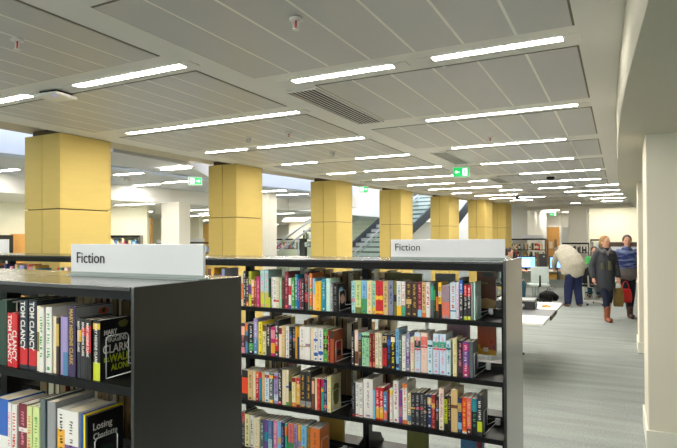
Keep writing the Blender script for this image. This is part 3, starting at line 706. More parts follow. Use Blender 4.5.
(-1789, 20, 197, 'amber', 'amber', [(0.3, 0.5, 'lilac')], None),
(-1765, 37, 197, 'sky', 'sky blue', [(0.1, 0.35, 'yellow')], 'teal'),
(-1724, 21, 193, 'olive', 'olive green', [], 'orange'),
(-1699, 65, 194, 'orange', 'wide orange', [(0.1, 0.3, 'green')], 'brown')],
"C1":[
(-1819, 52, 211, 'dkgreen', 'dark green', [], 'white'),
(-1761, 31, 171, 'red', 'bright red', [], 'white'),
(-1725, 21, 170, 'red', 'second bright red', [], 'white'),
(-1700, 39, 216, 'navyk', 'dark slate white lettered', [(0.06, 0.3, 'red')], 'white'),
(-1655, 38, 216, 'navyk', 'second dark slate white lettered', [(0.06, 0.3, 'red')], 'white'),
(-1613, 16, 201, 'cream', 'slim cream green', [(0.3, 0.6, 'olive')], None),
(-1593, 20, 198, 'white', 'white green lettered', [], 'green'),
(-1569, 27, 200, 'white', 'second white green lettered', [], 'green'),
(-1538, 16, 173, 'cream', 'slim cream', [], None),
(-1520, 13, 169, 'dkbrown', 'slim dark brown', [(0.5, 0.9, 'gold')], None),
(-1503, 11, 175, 'lilac', 'slim lilac', [], None),
(-1488, 21, 174, 'lilac', 'lilac blue', [(0, 0.4, 'steel')], None),
(-1463, 31, 207, 'plumk', 'dark purple gold lettered', [], 'gold'),
(-1427, 17, 175, 'char', 'slim grey black', [(0.6, 0.8, 'yellow')], 'white'),
(-1407, 21, 173, 'black', 'black red banded', [(0, 0.4, 'char'), (0.72, 0.85, 'red')], 'white'),
(-1383, 22, 173, 'black', 'black red centred', [(0.45, 0.9, 'red')], 'white'),
(-1357, 29, 173, 'black', 'black yellow footed', [(0, 0.3, 'lime'), (0.85, 0.95, 'yellow')], 'white')],
"C2":[
(-1828, 77, 195, 'blue', 'bright blue', [(0.1, 0.4, 'white')], None),
(-1748, 17, 190, 'white', 'white pink marked', [], 'pink'),
(-1728, 24, 188, 'white', 'white red lettered', [], 'red'),
(-1699, 43, 193, 'maroon', 'maroon with a white bird mark', [(0.55, 0.62, 'white')], 'pink'),
(-1652, 25, 192, 'pastel', 'pale green', [], 'salmon'),
(-1622, 31, 194, 'pastel', 'second pale green', [], 'green'),
(-1587, 23, 222, 'slate', 'dark grey', [], None),
(-1560, 37, 218, 'grey', 'silver grey', [], None),
(-1519, 39, 200, 'white', 'white orange and purple spotted', [(0.3, 0.7, 'amber')], 'black'),
(-1476, 60, 203, 'white', 'wide white with a purple disc', [(0.1, 0.5, 'purple')], 'black'),
(-1412, 9, 198, 'blue', 'slim blue', [], None),
(-1399, 8, 198, 'vyellow', 'slim yellow green', [], None),
(-1386, 10, 196, 'black', 'black', [], None)],
}


# ---------------------------------------------------------------- shelving units
def shelf_run(name, label, bays, v0, v1, levels, top=1.497, end_right=True, end_left=True, rear=True, plates=True, toplevel_cat='shelving unit', fas=0.05, tmat=None, pth=0.026, lip=0.008):
    """bays: sorted list of boundary u values"""
    t = thing(name, label, toplevel_cat, ((bays[0]+bays[-1])/2, v0, 0))
    ox = (bays[0]+bays[-1])/2
    X = lambda u: u-ox
    vm = (v1-v0)/2; D = v1-v0
    L, R = X(bays[0]), X(bays[-1])
    if end_right:
        bm = bm_new(); box(bm, R-pth, R, -0.004, D+0.004, 0, top+lip); obj('end_panel', bm, BLACKP, t, 0.002)
    if end_left:
        bm = bm_new(); box(bm, L, L+pth, -0.004, D+0.004, 0, top+lip); obj('end_panel', bm, BLACKP, t, 0.002)
    for a, b in zip(bays, bays[1:]):
        xa, xb = X(a)+(pth+0.001 if a == bays[0] and end_left else 0.001), X(b)-(pth+0.001 if b == bays[-1] and end_right else 0.001)
        bm = bm_new(); box(bm, xa, xb, -0.006, vm-0.004, top-0.012, top); obj('top_panel', bm, BLACKT, t, 0.0015)
        bm = bm_new(); box(bm, xa, xb, vm+0.004, D+0.006, top-0.012, top); obj('top_panel', bm, BLACKT, t, 0.0015)
        bm = bm_new(); box(bm, xa, xb, 0.0, 0.02, top-fas, top-0.0125); box(bm, xa, xb, D-0.02, D, top-fas, top-0.0125); box(bm, xa, xb, 0.02, D-0.02, top-0.02, top-0.0125); obj('fascia', bm, BLACKM, t)
        for z in levels:
            sides = [(0.004, vm-0.03, 1)] + ([(vm+0.03, D-0.004, -1)] if rear else [])
            for ya, yb, sg in sides:
                bm = bm_new(); box(bm, xa+0.004, xb-0.004, ya, yb, z-0.003, z)
                fy = ya if sg == 1 else yb
                box(bm, xa+0.004, xb-0.004, min(fy, fy+0.012*sg), max(fy, fy+0.012*sg), z-0.026, z-0.003)
                ry = yb if sg == 1 else ya
                box(bm, xa+0.004, xb-0.004, min(ry, ry-0.004*sg), max(ry, ry-0.004*sg), z, z+0.032)
                sh = obj('shelf', bm, BLACKM, t)
                if plates:
                    for px in (xa, xb-0.003):
                        f = lambda y: ya+y if sg == 1 else yb-y
                        d = yb-ya
                        bm = bm_new(); xprism(bm, [(f(0.0),z-0.026),(f(0.0),z+0.012),(f(0.025),z+0.03),(f(d*0.25),z+0.075),(f(d*0.9),z+0.125),(f(d),z+0.125),(f(d),z-0.026)], px, px+0.003)
                        obj('bracket', bm, BLACKM, sh)
        bm = bm_new(); box(bm, xa, xb, 0.03, 0.045, 0, 0.09); box(bm, xa, xb, D-0.045, D-0.03, 0, 0.09); obj('plinth', bm, BLACKM, t)
    for k, b in enumerate(bays):
        if b == bays[-1] and end_right: x = X(b)-0.048
        elif b == bays[0] and end_left: x = X(b)+0.048
        else: x = X(b)
        bm = bm_new(); box(bm, x-0.02, x+0.02, vm-0.028, vm+0.028, 0, top-0.021)
        obj('upright', bm, BLACKM, t)
    return t

LV2 = [1.184, 0.876, 0.576, 0.27, 0.10]
bays2 = [-5.95, -5.03, -4.12, -3.22, -2.32, -1.42, -0.521]
unit2 = shelf_run('shelving_unit', 'long black double-sided bookshelf run across the middle, with the far sign', bays2, 2.91, 3.43, LV2, pth=0.014)
bm = bm_new(); box(bm, -5.12-(-5.95-0.521)/2, -4.98-(-5.95-0.521)/2, -0.003, -0.0005, 1.462, 1.482); obj('shelf_label', bm, SIGNW, unit2)
LV1 = [1.216, 0.912, 0.60, 0.30, 0.10]
bays1 = [-2.99, -2.09, -1.173]
unit1 = shelf_run('shelving_unit', 'near black bookshelf with dark end panel at lower left', bays1, 1.08, 1.548, LV1, top=1.492, fas=0.036, pth=0.013, lip=0.0)

def sign(u0, u1, v, z0, z1, txt, label, tx, tz, size):
    t = thing('sign', label, 'sign', ((u0+u1)/2, v, z0))
    w = (u1-u0)/2; h = z1-z0
    bm = bm_new(); box(bm, -w, w, -0.006, 0.006, 0.004, h); obj('board', bm, SIGNW, t, 0.0015)
    bm = bm_new(); box(bm, -w, w, -0.028, 0.028, 0, 0.0035); box(bm, -w, w, -0.0085, -0.0065, 0.0036, 0.014); obj('base', bm, SIGNE, t)
    if txt: text_obj('lettering', txt, size, INK, t, (tx-(u0+u1)/2, -0.0078, tz-z0), (1,0,0), (0,0,1), 0.0007, sx=0.98)
    return t
sign(-1.797, -1.173, 1.36, 1.4925, 1.606, 'Fiction', 'large white Fiction sign standing on the near bookshelf', -1.767, 1.5385, 0.0565)
sign(-1.235, -0.562, 3.12, 1.4975, 1.615, 'Fiction', 'white Fiction sign standing on the middle bookshelf run', -1.210, 1.549, 0.061)

# ---------------------------------------------------------------- books on the two near units
NAMES = {'A1':('top','left bay'),'A2':('second','left bay'),'A3':('third','left bay'),'A4':('bottom visible','left bay'),'B1':('top','right bay'),'B2':('second','right bay'),'B3':('third','right bay'),'C1':('upper','near unit'),'C2':('lower','near unit')}
LEV = {'1':1.1845,'2':0.8765,'3':0.5765,'4':0.2705}
def short(w):
    return ' '.join(w.split()[:3])
used = set()
KEEP = {}
for key, rows in BOOKS.items():
    row, bay = NAMES[key]
    near = key[0] == 'C'
    lvl = (1.2165 if key == 'C1' else 0.9125) if near else LEV[key[1]]
    vf = 1.092 if near else 2.932
    prevw = None
    for i, (u, w, h, base, word, bands, title) in enumerate(rows):
        rnd = random.Random(hash_ := (ord(key[0])*1000 + int(key[1])*100 + i))
        dep = max(0.115, min(0.165, h/1000*0.66)) + rnd.uniform(-0.006, 0.006)
        o = book('book', u/1000+(0.006 if key[0]=='B' and i==0 else 0), w/1000-(0.006 if key[0]=='B' and i==0 else 0), h/1000, dep, vf+rnd.uniform(-0.004,0.005), lvl, base, bands, title, lean=0, seed=hash_)
        nx = rows[i+1][4] if i+1 < len(rows) else None
        where = f'{row} shelf, {bay}' + ('' if near else '')
        if prevw is None: rel = 'first at left'
        elif nx is None: rel = 'last at right'
        else: rel = f'right of the {short(prevw)} one'
        lab = f'{word} book, {where}, {rel}'
        if len(lab.split()) > 16: lab = f'{word} book, {where}, after {short(prevw)} one'
        if lab in used and nx: lab = f'{word} book, {where}, before {short(nx)} one'
        assert lab not in used and 4 <= len(lab.split()) <= 16, lab
        used.add(lab)
        tag(o, lab, 'book', {'A':'books in the left bay of the middle unit','B':'books in the right bay of the middle unit','C':'books on the near unit'}[key[0]])
        KEEP[(key, i)] = (o, w/1000, h/1000, dep)
        prevw = word

def spine_text(key, i, s, col, size, top, dx=0.0, bold=0.0004, sx=1.0):
    o, w, h, dep = KEEP[(key, i)]
    for c in list(o.children):
        if c.name.startswith('spine_title'): bpy.data.objects.remove(c)
    return text_obj('spine_title', s, size, mat('print '+col, CK[col], 0.5, vary=0), o, (dx-size*0.35, -0.0007, h*top), (0,0,-1), (1,0,0), 0.0004, sx=sx, bold=bold)
for i in (1, 3, 4):
    if i in (1,): spine_text('C1', i, 'TOM CLANCY', 'white', 0.026, 0.97, sx=0.92)
    else: spine_text('C1', i, 'TOM CLANCY', 'white', 0.03, 0.98, sx=0.78, bold=0.0007)
spine_text('C1', 2, 'CLANCY', 'white', 0.03, 0.7, sx=0.8)
spine_text('C1', 12, 'MARY HIGGINS CLARK', 'gold', 0.020, 0.97, sx=0.8)
for i, s in ((13,0.011),(14,0.012),(15,0.012),(16,0.014)): spine_text('C1', i, 'MARY HIGGINS CLARK', 'white', s, 0.95, sx=0.8, bold=0.0003)
def cover_text(key, i, lines):
    o, w, h, dep = KEEP[(key, i)]
    for k, (s, col, size, y, z, sx, shear) in enumerate(lines):
        t = text_obj('cover_title', s, size, mat('print '+col, CK[col], 0.5, vary=0), o, (w/2+0.0006, y, z), (0,1,0), (0,shear,1), 0.0004, sx=sx, bold=0.0003)
cover_text('C1', 16, [('MARY','white',0.022,0.014,0.128,0.8,0),('HIGGINS','white',0.024,0.020,0.106,0.8,0),('CLARK','white',0.036,0.010,0.074,0.85,0),("I'LL",'lime',0.018,0.014,0.050,0.8,0),('WALK','lime',0.034,0.034,0.046,0.8,0),('ALONE','lime',0.026,0.040,0.022,0.8,0)])
cover_text('C1', 0, [('TOM','white',0.05,0.02,0.171,0.95,0)])
for ch in list(KEEP[('C1',0)][0].children):
    if ch.name.startswith('spine_title'): bpy.data.objects.remove(ch)
cover_text('C2', 12, [('Losing','white',0.030,0.018,0.150,0.9,0),('Charlotte','white',0.026,0.02,0.122,0.85,0)])
# pictures printed on covers
def cover_patch(key, i, polys):
    o, w, h, dep = KEEP[(key, i)]
    for col, pts in polys:
        bm = bm_new(); xprism(bm, pts, w/2+0.0001, w/2+0.0006); obj('cover_picture', bm, bk(col), o)
def blob(cy, cz, ry, rz, n=14, sd=0):
    r = random.Random(sd); return [(cy+ry*math.cos(2*PI*k/n)*r.uniform(.8,1.1), cz+rz*math.sin(2*PI*k/n)*r.uniform(.8,1.1)) for k in range(n)]
cover_patch('C1', 16, [('olive', blob(0.085,0.155,0.02,0.012,sd=1))])
cover_patch('C1', 12, [('grey', [(0.004,0.15),(0.135,0.15),(0.135,0.204),(0.004,0.204)])])
o_, w_, h_, d_ = KEEP[('C1',12)]
bm = bm_new(); xprism(bm, blob(0.10,0.186,0.022,0.011,sd=4), w_/2+0.0007, w_/2+0.0011); obj('cover_picture', bm, bk('rust'), o_)
bm = bm_new(); xprism(bm, blob(0.10,0.186,0.007,0.007,sd=5), w_/2+0.0012, w_/2+0.0016); obj('cover_picture', bm, bk('black'), o_)
cover_patch('C2', 12, [('dkgreen', blob(0.06,0.06,0.045,0.04,sd=2)), ('cream', blob(0.05,0.04,0.012,0.016,sd=3))])
cover_patch('A1', 30, [('peach', blob(0.07,0.07,0.03,0.03,sd=6)), ('sky', blob(0.05,0.13,0.03,0.015,sd=7))])
cover_patch('A2', 23, [('red', blob(0.06,0.10,0.03,0.02,sd=8)), ('black', blob(0.07,0.05,0.03,0.02,sd=9))])
cover_patch('A3', 22, [('olive', blob(0.07,0.10,0.045,0.07,sd=10))])
cover_patch('B2', 26, [('purple', blob(0.07,0.06,0.035,0.035,sd=11))])

# wire book supports
def book_end(u, v, z, clipu, clipv, label):
    t = thing('book_end', label, 'book end', (u, v, z+0.001), 0, 'wire book ends')
    r = 0.0018
    bm = bm_new(); P = [(0,0.012,0.0025),(0,0.012,0.115),(0,0.02,0.124),(0,0.085,0.124),(0,0.093,0.115),(0,0.093,0.03)]
    for a, b in zip(P, P[1:]): rod(bm, a, b, r)
    rod(bm, (0,0.012,0.0025), (clipu-u, clipv-v, 0.022), r); rod(bm, (0,0.093,0.03), (clipu-u, clipv-v, 0.034), r)
    obj('wire_loop', bm, WIRE, t)
    bm = bm_new(); box(bm, clipu-u-0.004, clipu-u+0.022, clipv-v-0.012, clipv-v+0.004, 0.012, 0.046); obj('clip', bm, PLAST, t, 0.002)
for key, lab in (('A1','wire book end on the top shelf, left bay'),('A2','wire book end on the second shelf, left bay'),('A3','wire book end on the third shelf, left bay'),('A4','wire book end on the bottom visible shelf, left bay'),('B1','wire book end on the top shelf, right bay'),('B2','wire book end on the second shelf, right bay'),('B3','wire book end on the third shelf, right bay')):
    r = BOOKS[key][-1]; u = (r[0]+r[1])/1000+0.004
    book_end(u, 2.94, LEV[key[1]], u+({'A':0.055,'B':0.032}[key[0]] if key != 'A4' else 0.07), 3.115, lab)
for key, lab in (('C1','wire book end against the dark cover, upper shelf near unit'),('C2','wire book end against the dark cover, lower shelf near unit')):
    r = BOOKS[key][-1]; u = (r[0]+r[1])/1000+0.004
    book_end(u, 1.10, 1.2165 if key == 'C1' else 0.9125, u+0.055, 1.265, lab)

# books on the far side of the units, seen by their fore-edges
POOL = []
def rear_row(u0, u1, lvl, vback, cols, label, group, hmin=0.18, hmax=0.235, seed=1, pages=PAGESD, parts=False, dmax=0.15):
    r = random.Random(seed); u = u0
    while True:
        w = r.uniform(0.016, 0.042)
        if u+w > u1: break
        h = r.uniform(hmin, hmax)
        o = book('book', u, w, h, r.uniform(0.115, dmax), vback, lvl, r.choice(cols), (), None, flip=True, parts=parts, pages=r.choice([pages, pages, PAGES]) if pages else None, seed=int(u*1000)+seed)
        tag(o, label, 'book', group); POOL.append(o)
        u += w+0.0015
DK = ['dkbrown','black','char','tan','cream','maroon','olive','slate','white']
S2R = 3.405
for (a, b, l, nm) in ((-1.93,-1.46,'1','top'),(-2.24,-2.08,'2','second'),(-1.95,-1.46,'2','second'),(-2.26,-2.06,'3','third'),(-1.86,-1.46,'3','third'),(-1.39,-1.26,'1','top'),(-1.39,-1.28,'2','second'),(-1.39,-1.24,'3','third')):
    side = 'left bay' if a < -1.42 else 'right bay'
    rear_row(a, b, LEV[l], S2R, DK, f'dim shade-browned book on rear side of {nm} shelf, {side}, fore-edge showing', f'rear books {nm} {side}', seed=int(abs(a)*100))
rear_row(-2.05, -1.25, 1.2165, 1.535, DK, 'book on rear side of the near unit upper shelf, fore-edge showing', 'rear books near unit upper', seed=5, hmax=0.215, dmax=0.14)
rear_row(-2.05, -1.25, 0.9125, 1.535, DK, 'book on rear side of the near unit lower shelf, fore-edge showing', 'rear books near unit lower', seed=6, dmax=0.14)
# left part of the middle run: only the book tops show above the near unit
def front_row(u0, u1, lvl, vf, label, group, seed, cols=None, hmin=0.18, hmax=0.235, parts=False, wmin=0.014, wmax=0.038):
    r = random.Random(seed); u = u0; cols = cols or list(CK)
    while True:
        w = r.uniform(wmin, wmax)
        if u+w > u1: break
        o = book('book', u, w, r.uniform(hmin, hmax), r.uniform(0.115, 0.15), vf, lvl, r.choice(cols), [(r.uniform(.1,.4), r.uniform(.5,.8), r.choice(cols))] if r.random() < .5 else (), None, parts=parts, seed=seed+int(abs(u)*997))
        tag(o, label, 'book', group); POOL.append(o); u += w+0.0015
front_row(-4.98, -4.3, 1.1845, 2.932, 'book top peeking over the near unit at the left photo edge', 'book tops at far left', 31)
front_row(-4.06, -3.85, 1.1845, 2.932, 'book top peeking over the near unit left of its sign', 'book tops left of the sign', 33)
front_row(-2.50, -2.34, 1.1845, 2.932, 'book top peeking behind the dark end panel of the near unit', 'book tops behind the panel', 35, hmin=0.2, hmax=0.25)

# face-out picture books on the rear display of the right bay
def faceout(u0, u1, z0, z1, v, base, label, patches=(), th=0.012):
    t = thing('picture_book', label, 'picture book', ((u0+u1)/2, v, z0))
    w, h = (u1-u0)/2, z1-z0
    bm = bm_new(); box(bm, -w, w, 0, th, 0, h); obj('cover', bm, mat('art '+base, CK[base], 0.4, vary=0.45, scale=9, coat=0.2), t)
    bm = bm_new(); box(bm, -w+0.003, w+0.001, 0.0015, th-0.0015, 0.002, h+0.001); obj('pages', bm, PAGESW, t)
    for k, (col, pts) in enumerate(patches):
        bm = bm_new(); y = -0.0006-0.0004*k
        a = [bm.verts.new((x*2*w-w, y, z*h)) for x, z in pts]; b = [bm.verts.new((x*2*w-w, y+0.0004, z*h)) for x, z in pts]
        bm.faces.new(a); bm.faces.new(list(reversed(b))); n = len(a)
        for i in range(n): bm.faces.new((a[i], a[(i+1)%n], b[(i+1)%n], b[i]))
        obj('cover_picture', bm, bk(col), t)
faceout(-0.748, -0.640, 1.187, 1.425, 3.25, 'brown', 'brown landscape picture book standing face out, top shelf right end', [('olive', blob(0.35,0.72,0.28,0.03,sd=21)), ('dkgreen', blob(0.6,0.93,0.3,0.05,sd=22)), ('tan', [(0,0),(1,0),(1,0.3),(0.5,0.36),(0,0.3)])])
faceout(-0.748, -0.640, 0.940, 1.160, 3.25, 'rust', 'orange picture book standing face out, second shelf right end', [('amber', [(0,0),(1,0),(1,0.13),(0,0.18)]), ('yellow', blob(0.1,0.22,0.07,0.06,sd=24)), ('red', blob(0.75,0.35,0.08,0.05,sd=25)), ('white', [(0.33,0.09),(0.58,0.09),(0.58,0.2),(0.33,0.2)]), ('purple', blob(0.9,0.22,0.06,0.04,sd=26))])
faceout(-1.345, -1.095, 1.187, 1.402, 3.28, 'olive', 'olive framed picture book behind the top shelf, right bay')
faceout(-1.01, -0.885, 1.187, 1.405, 3.28, 'grey', 'grey picture book behind the top shelf books, right bay')
faceout(-0.94, -0.80, 0.879, 1.120, 3.28, 'mauve', 'mauve grey picture book behind the second shelf, right bay')
faceout(-1.20, -1.06, 0.272, 0.50, 3.28, 'olive', 'patterned green picture book, bottom shelf right bay')
faceout(-0.86, -0.72, 0.272, 0.49, 3.28, 'steel', 'blue and red picture book, bottom shelf right bay', [('dkred', blob(0.8,0.6,0.12,0.3,sd=27))])
faceout(-1.83, -1.64, 0.272, 0.50, 3.28, 'gold', 'gold picture book behind the bottom visible shelf, left bay')
faceout(-1.0, -0.86, 0.579, 0.80, 3.28, 'paleyel', 'pale folder book behind the third shelf, right bay')
# ---------------------------------------------------------------- far shelving beyond the atrium and at the back
def far_case(label, u0, u1, v, z_top, levels, rz=0.0, seed=1, depth=0.3, bl='', group='', end=True, signtxt=None, hmax=0.24, fill=1.0, cols=None, back=False, bookh=0.17):
    t = thing('bookcase', label, 'bookcase', ((u0+u1)/2, v, 0), rz)
    w = (u1-u0)/2
    bm = bm_new(); box(bm, -w, -w+0.03, 0, depth, 0, z_top); obj('side_panel', bm, BLACKM, t)
    bm = bm_new(); box(bm, w-0.03, w, 0, depth, 0, z_top); obj('side_panel', bm, BLACKT, t)
    bm = bm_new(); box(bm, -w+0.031, w-0.031, 0, depth, z_top-0.05, z_top); obj('top_panel', bm, BLACKM, t)
    if back:
        bm = bm_new(); box(bm, -w+0.031, w-0.031, depth-0.012, depth, 0.0, z_top-0.051); obj('back_panel', bm, DARK, t)
    M = Matrix.Translation(((u0+u1)/2, v, 0)) @ Matrix.Rotation(rz, 4, 'Z')
    for li, z in enumerate(levels):
        bm = bm_new(); box(bm, -w+0.031, w-0.031, 0.003, depth-0.013, z-0.025, z); obj('shelf', bm, BLACKM, t)
        r = random.Random(seed+li*17); x = -w+0.05
        cc = cols or ['white','cream','sky','red','navy','black','tan','steel','magenta','green','char','paleyel','ice','salmon','grey']
        while x < w-0.09:
            bw = r.uniform(0.022, 0.05)
            if r.random() < fill:
                o = book('book', 0, bw, r.uniform(bookh, hmax), 0.15, 0, 0, r.choice(cc), [(0.2,0.6,r.choice(cc))] if r.random() < .5 else (), None, parts=False, seed=seed+int(abs(x)*991)+li)
                p = M @ Vector((x+bw/2, 0.012, z+0.0005)); o.location = p; o.rotation_euler = (0,0,rz)
                tag(o, bl, 'book', group); POOL.append(o)
            x += bw+0.003
    return t
def wall_at(px): pass
# first gap: case against the cream wall
far_case('black bookcase of pale books beyond the first yellow column', -11.1, -10.12, 9.28, 1.735, [1.42], rz=0.56, seed=41, bl='tiny distant book in the bookcase beyond the first column', group='distant books first gap')
# gap at the left edge
far_case('distant bookcase at the left photo edge below the cream wall', -11.72, -11.12, 6.74, 1.735, [1.45], rz=0.0, seed=45, bl='tiny distant book in the bookcase at left photo edge', group='distant books left edge')
t = thing('wood_panel', 'honey wood panel between the left edge and first yellow column', 'wood panel', (-11.30, 7.27, 0), PI/2)
bm = bm_new(); box(bm, -0.15, 0.28, 0, 0.04, 0, 1.76); obj('panel', bm, WOODO, t)
t = thing('notice_board', 'white panel standing under the bookcase at the left edge', 'board', (-9.45, 5.75, 0), 0.5)
bm = bm_new(); box(bm, -0.5, 0.14, 0, 0.03, 1.30, 1.645); obj('board', bm, SIGNW, t)
bm = bm_new(); rod(bm, (-0.45,0.015,0.0), (-0.45,0.015,1.3), 0.015); rod(bm, (0.1,0.015,0.0), (0.1,0.015,1.3), 0.015); obj('post', bm, STEELS, t)
# second gap: long row of bright spines
far_case('black bookcase of colourful spines seen between second and third columns', -11.2, -9.75, 16.2, 1.64, [1.30], rz=0.0, seed=51, bl='tiny bright distant book between the second and third columns', group='distant books second gap')
far_case('further black bookcase just left of the third yellow column', -12.2, -11.2, 20.5, 2.0, [1.64, 1.30], rz=0.0, seed=57, bl='tiny distant book just left of the third column', group='distant books by third column', cols=['white','grey','ice','tan','olive','steel'])
# third row of low units seen over the middle run
row3 = shelf_run('shelving_unit', 'low black shelf row far behind the near sign, beyond the atrium', [-14.2,-13.0,-11.8], 14.0, 14.5, [1.2,0.9], top=1.54)
front_row(-12.6, -12.0, 1.2005, 14.025, 'tiny distant book on the low row left of the second column', 'books low row', 61)
sign(-13.55, -13.05, 13.4, 1.50, 1.62, None, 'small blank-looking white sign far behind the near Fiction sign, left one', 0, 0, 0)
sign(-12.9, -12.25, 14.2, 1.5405, 1.66, None, 'small distant white sign left of the second yellow column', 0, 0, 0)
# warm plywood wall between the white pillar and the second column
bm = bm_new(); box(bm, -16.5, -13.4, 19.0, 19.1, 0, 2.3); struct('wall_wood', bm, WOODD)
bm = bm_new(); box(bm, -12.1, -11.75, 11.4, 11.45, 0, 2.25); d = struct('door_2', bm, WOODO)
bm = bm_new(); box(bm, -16, -12.15, 11.6, 11.7, 0, 2.43); struct('wall_left', bm, MATS['cream wall'])
# back bookcase with its little sign and computers
far_case('grey-black bookcase behind the computers, white sign on top', -3.75, -2.255, 20.0, 1.60, [1.22, 0.93, 0.62], seed=71, bl='small distant book in the bookcase behind the computers', group='books behind the computers', cols=['black','white','red','olive','tan','slate','char','cream','brown'], fill=0.8, bookh=0.18)
sign(-3.05, -2.33, 20.15, 1.601, 1.73, None, 'distant white sign on the bookcase behind the computers', 0, 0, 0)
far_case('low dark bookcase behind the bending man', -1.70, -0.88, 19.6, 1.46, [1.14, 0.82, 0.5], seed=75, bl='small distant dark book behind the bending man', group='books behind the man', cols=['black','char','slate','white','dkbrown'], fill=0.75)
far_case('narrow dark bookcase left of the woman in the grey coat', -0.86, -0.52, 19.9, 1.57, [1.25, 0.93, 0.6], seed=78, bl='small distant book left of the woman in grey', group='books left of the woman', cols=['white','char','grey','ice'], fill=0.6)
t = thing('display_rack', 'tall wooden display rack behind the monitor and bending man', 'display rack', (-1.98, 19.0, 0))
bm = bm_new(); box(bm, -0.16, -0.12, 0, 0.4, 0, 1.58); box(bm, 0.10, 0.14, 0, 0.4, 0, 1.58); obj('post', bm, mat('brown wood', (140,98,62), 0.5), t)
for z in (0.5, 0.9, 1.25):
    bm = bm_new(); box(bm, -0.119, 0.099, 0.02, 0.38, z, z+0.025); obj('shelf', bm, MATS['brown wood'], t)
bm = bm_new(); box(bm, -0.06, 0.04, 0.1, 0.14, 1.276, 1.50); obj('leaflets', bm, bk('cream'), t)
bm = bm_new(); 
t = thing('display_case', 'dark framed case with wood top behind the two women', 'display case', (0.15, 16.3, 0))
box(bm, -0.42, 0.52, 0, 0.05, 1.38, 1.50); box(bm, -0.42, -0.36, 0, 0.05, 0, 1.38); box(bm, 0.46, 0.52, 0, 0.05, 0, 1.38); obj('frame', bm, mat('dark wood frame', (70,52,40), 0.5), t)
bm = bm_new(); box(bm, -0.355, 0.455, 0.01, 0.04, 0.5, 1.375); obj('screen_panel', bm, mat('pale board', (190,196,206), 0.5), t)

# ---------------------------------------------------------------- staircase behind the columns
def W(X, d, z): p = R0*X + F0*d; return (p.x, p.y, z)
sa = math.radians(45)
ST = thing('staircase', 'glass sided staircase rising behind the third to fifth ochre columns', 'staircase', W(-1.02, 18.5, 0), 0)
So = Vector(W(-1.02, 18.5, 0))
dirv = (R0*math.sin(sa) + F0*math.cos(sa)); side = (R0*math.cos(sa) - F0*math.sin(sa))
run, rise, SWID, NS = 0.283, 0.17, 2.0, 26
def S(a, b, z): return tuple(dirv*a + side*b + ZZ*z)
def obox(bm, a0, a1, b0, b1, zlo0, zhi0, zlo1=None, zhi1=None, mi=0):
    zlo1 = zlo0 if zlo1 is None else zlo1; zhi1 = zhi0 if zhi1 is None else zhi1
    P = [S(a0,b0,zlo0),S(a1,b0,zlo1),S(a1,b1,zlo1),S(a0,b1,zlo0),S(a0,b0,zhi0),S(a1,b0,zhi1),S(a1,b1,zhi1),S(a0,b1,zhi0)]
    v = [bm.verts.new(p) for p in P]
    for idx in ((3,2,1,0),(4,5,6,7),(0,1,5,4),(1,2,6,5),(2,3,7,6),(3,0,4,7)): bm.faces.new([v[i] for i in idx]).material_index = mi
for k in range(NS):
    bm = bm_new(); obox(bm, k*run, (k+1)*run+0.02, 0.05, SWID-0.05, (k+1)*rise-0.045, (k+1)*rise); tr = obj('tread', bm, TREAD, ST)
    bm = bm_new(); obox(bm, k*run+0.02, k*run+0.04, 0.05, SWID-0.05, k*rise+0.001, (k+1)*rise-0.046); obj('riser', bm, RISER, tr)
A = NS*run; Zt = NS*rise
for b0, b1, in ((0,0.05),(SWID-0.05,SWID)):
    bm = bm_new(); obox(bm, 0, A, b0, b1, -0.0, 0.24, Zt-0.24, Zt+0.24); obj('stringer', bm, STRING, ST)
for b in (0.02, SWID-0.02):
    bm = bm_new(); obox(bm, 0.1, A, b-0.006, b+0.006, 0.32, 1.10, Zt+0.25, Zt+1.03); obj('glass_panel', bm, GLASS, ST)
    bm = bm_new(); tube(bm, [(*S(0.1,b,1.15),0.028),(*S(A,b,Zt+1.08),0.028)], 8, caps=False); obj('handrail', bm, STEELS, ST)
    bm = bm_new(); tube(bm, [(*S(0.1,b+0.05*(1 if b < 1 else -1),0.98),0.02),(*S(A,b+0.05*(1 if b < 1 else -1),Zt+0.91),0.02)], 8, caps=False); obj('handrail', bm, STEELS, ST)
# second flight seen past the fifth column
t = thing('stair_stringer', 'dark sloping beam of the upper stair flight right of fifth column', 'stair beam', W(3.9, 19.5, 0))
bm = bm_new()
def T(a, z, o=0.0): return tuple(dirv*a + side*o + ZZ*z)
P = [T(0,1.7),T(3.2,4.05),T(3.2,4.45),T(0,2.1),T(0,1.7,.06),T(3.2,4.05,.06),T(3.2,4.45,.06),T(0,2.1,.06)]
v = [bm.verts.new(p) for p in P]
for idx in ((0,1,2,3),(7,6,5,4),(0,4,5,1),(1,5,6,2),(2,6,7,3),(3,7,4,0)): bm.faces.new([v[i] for i in idx])
obj('beam', bm, STRING, t)
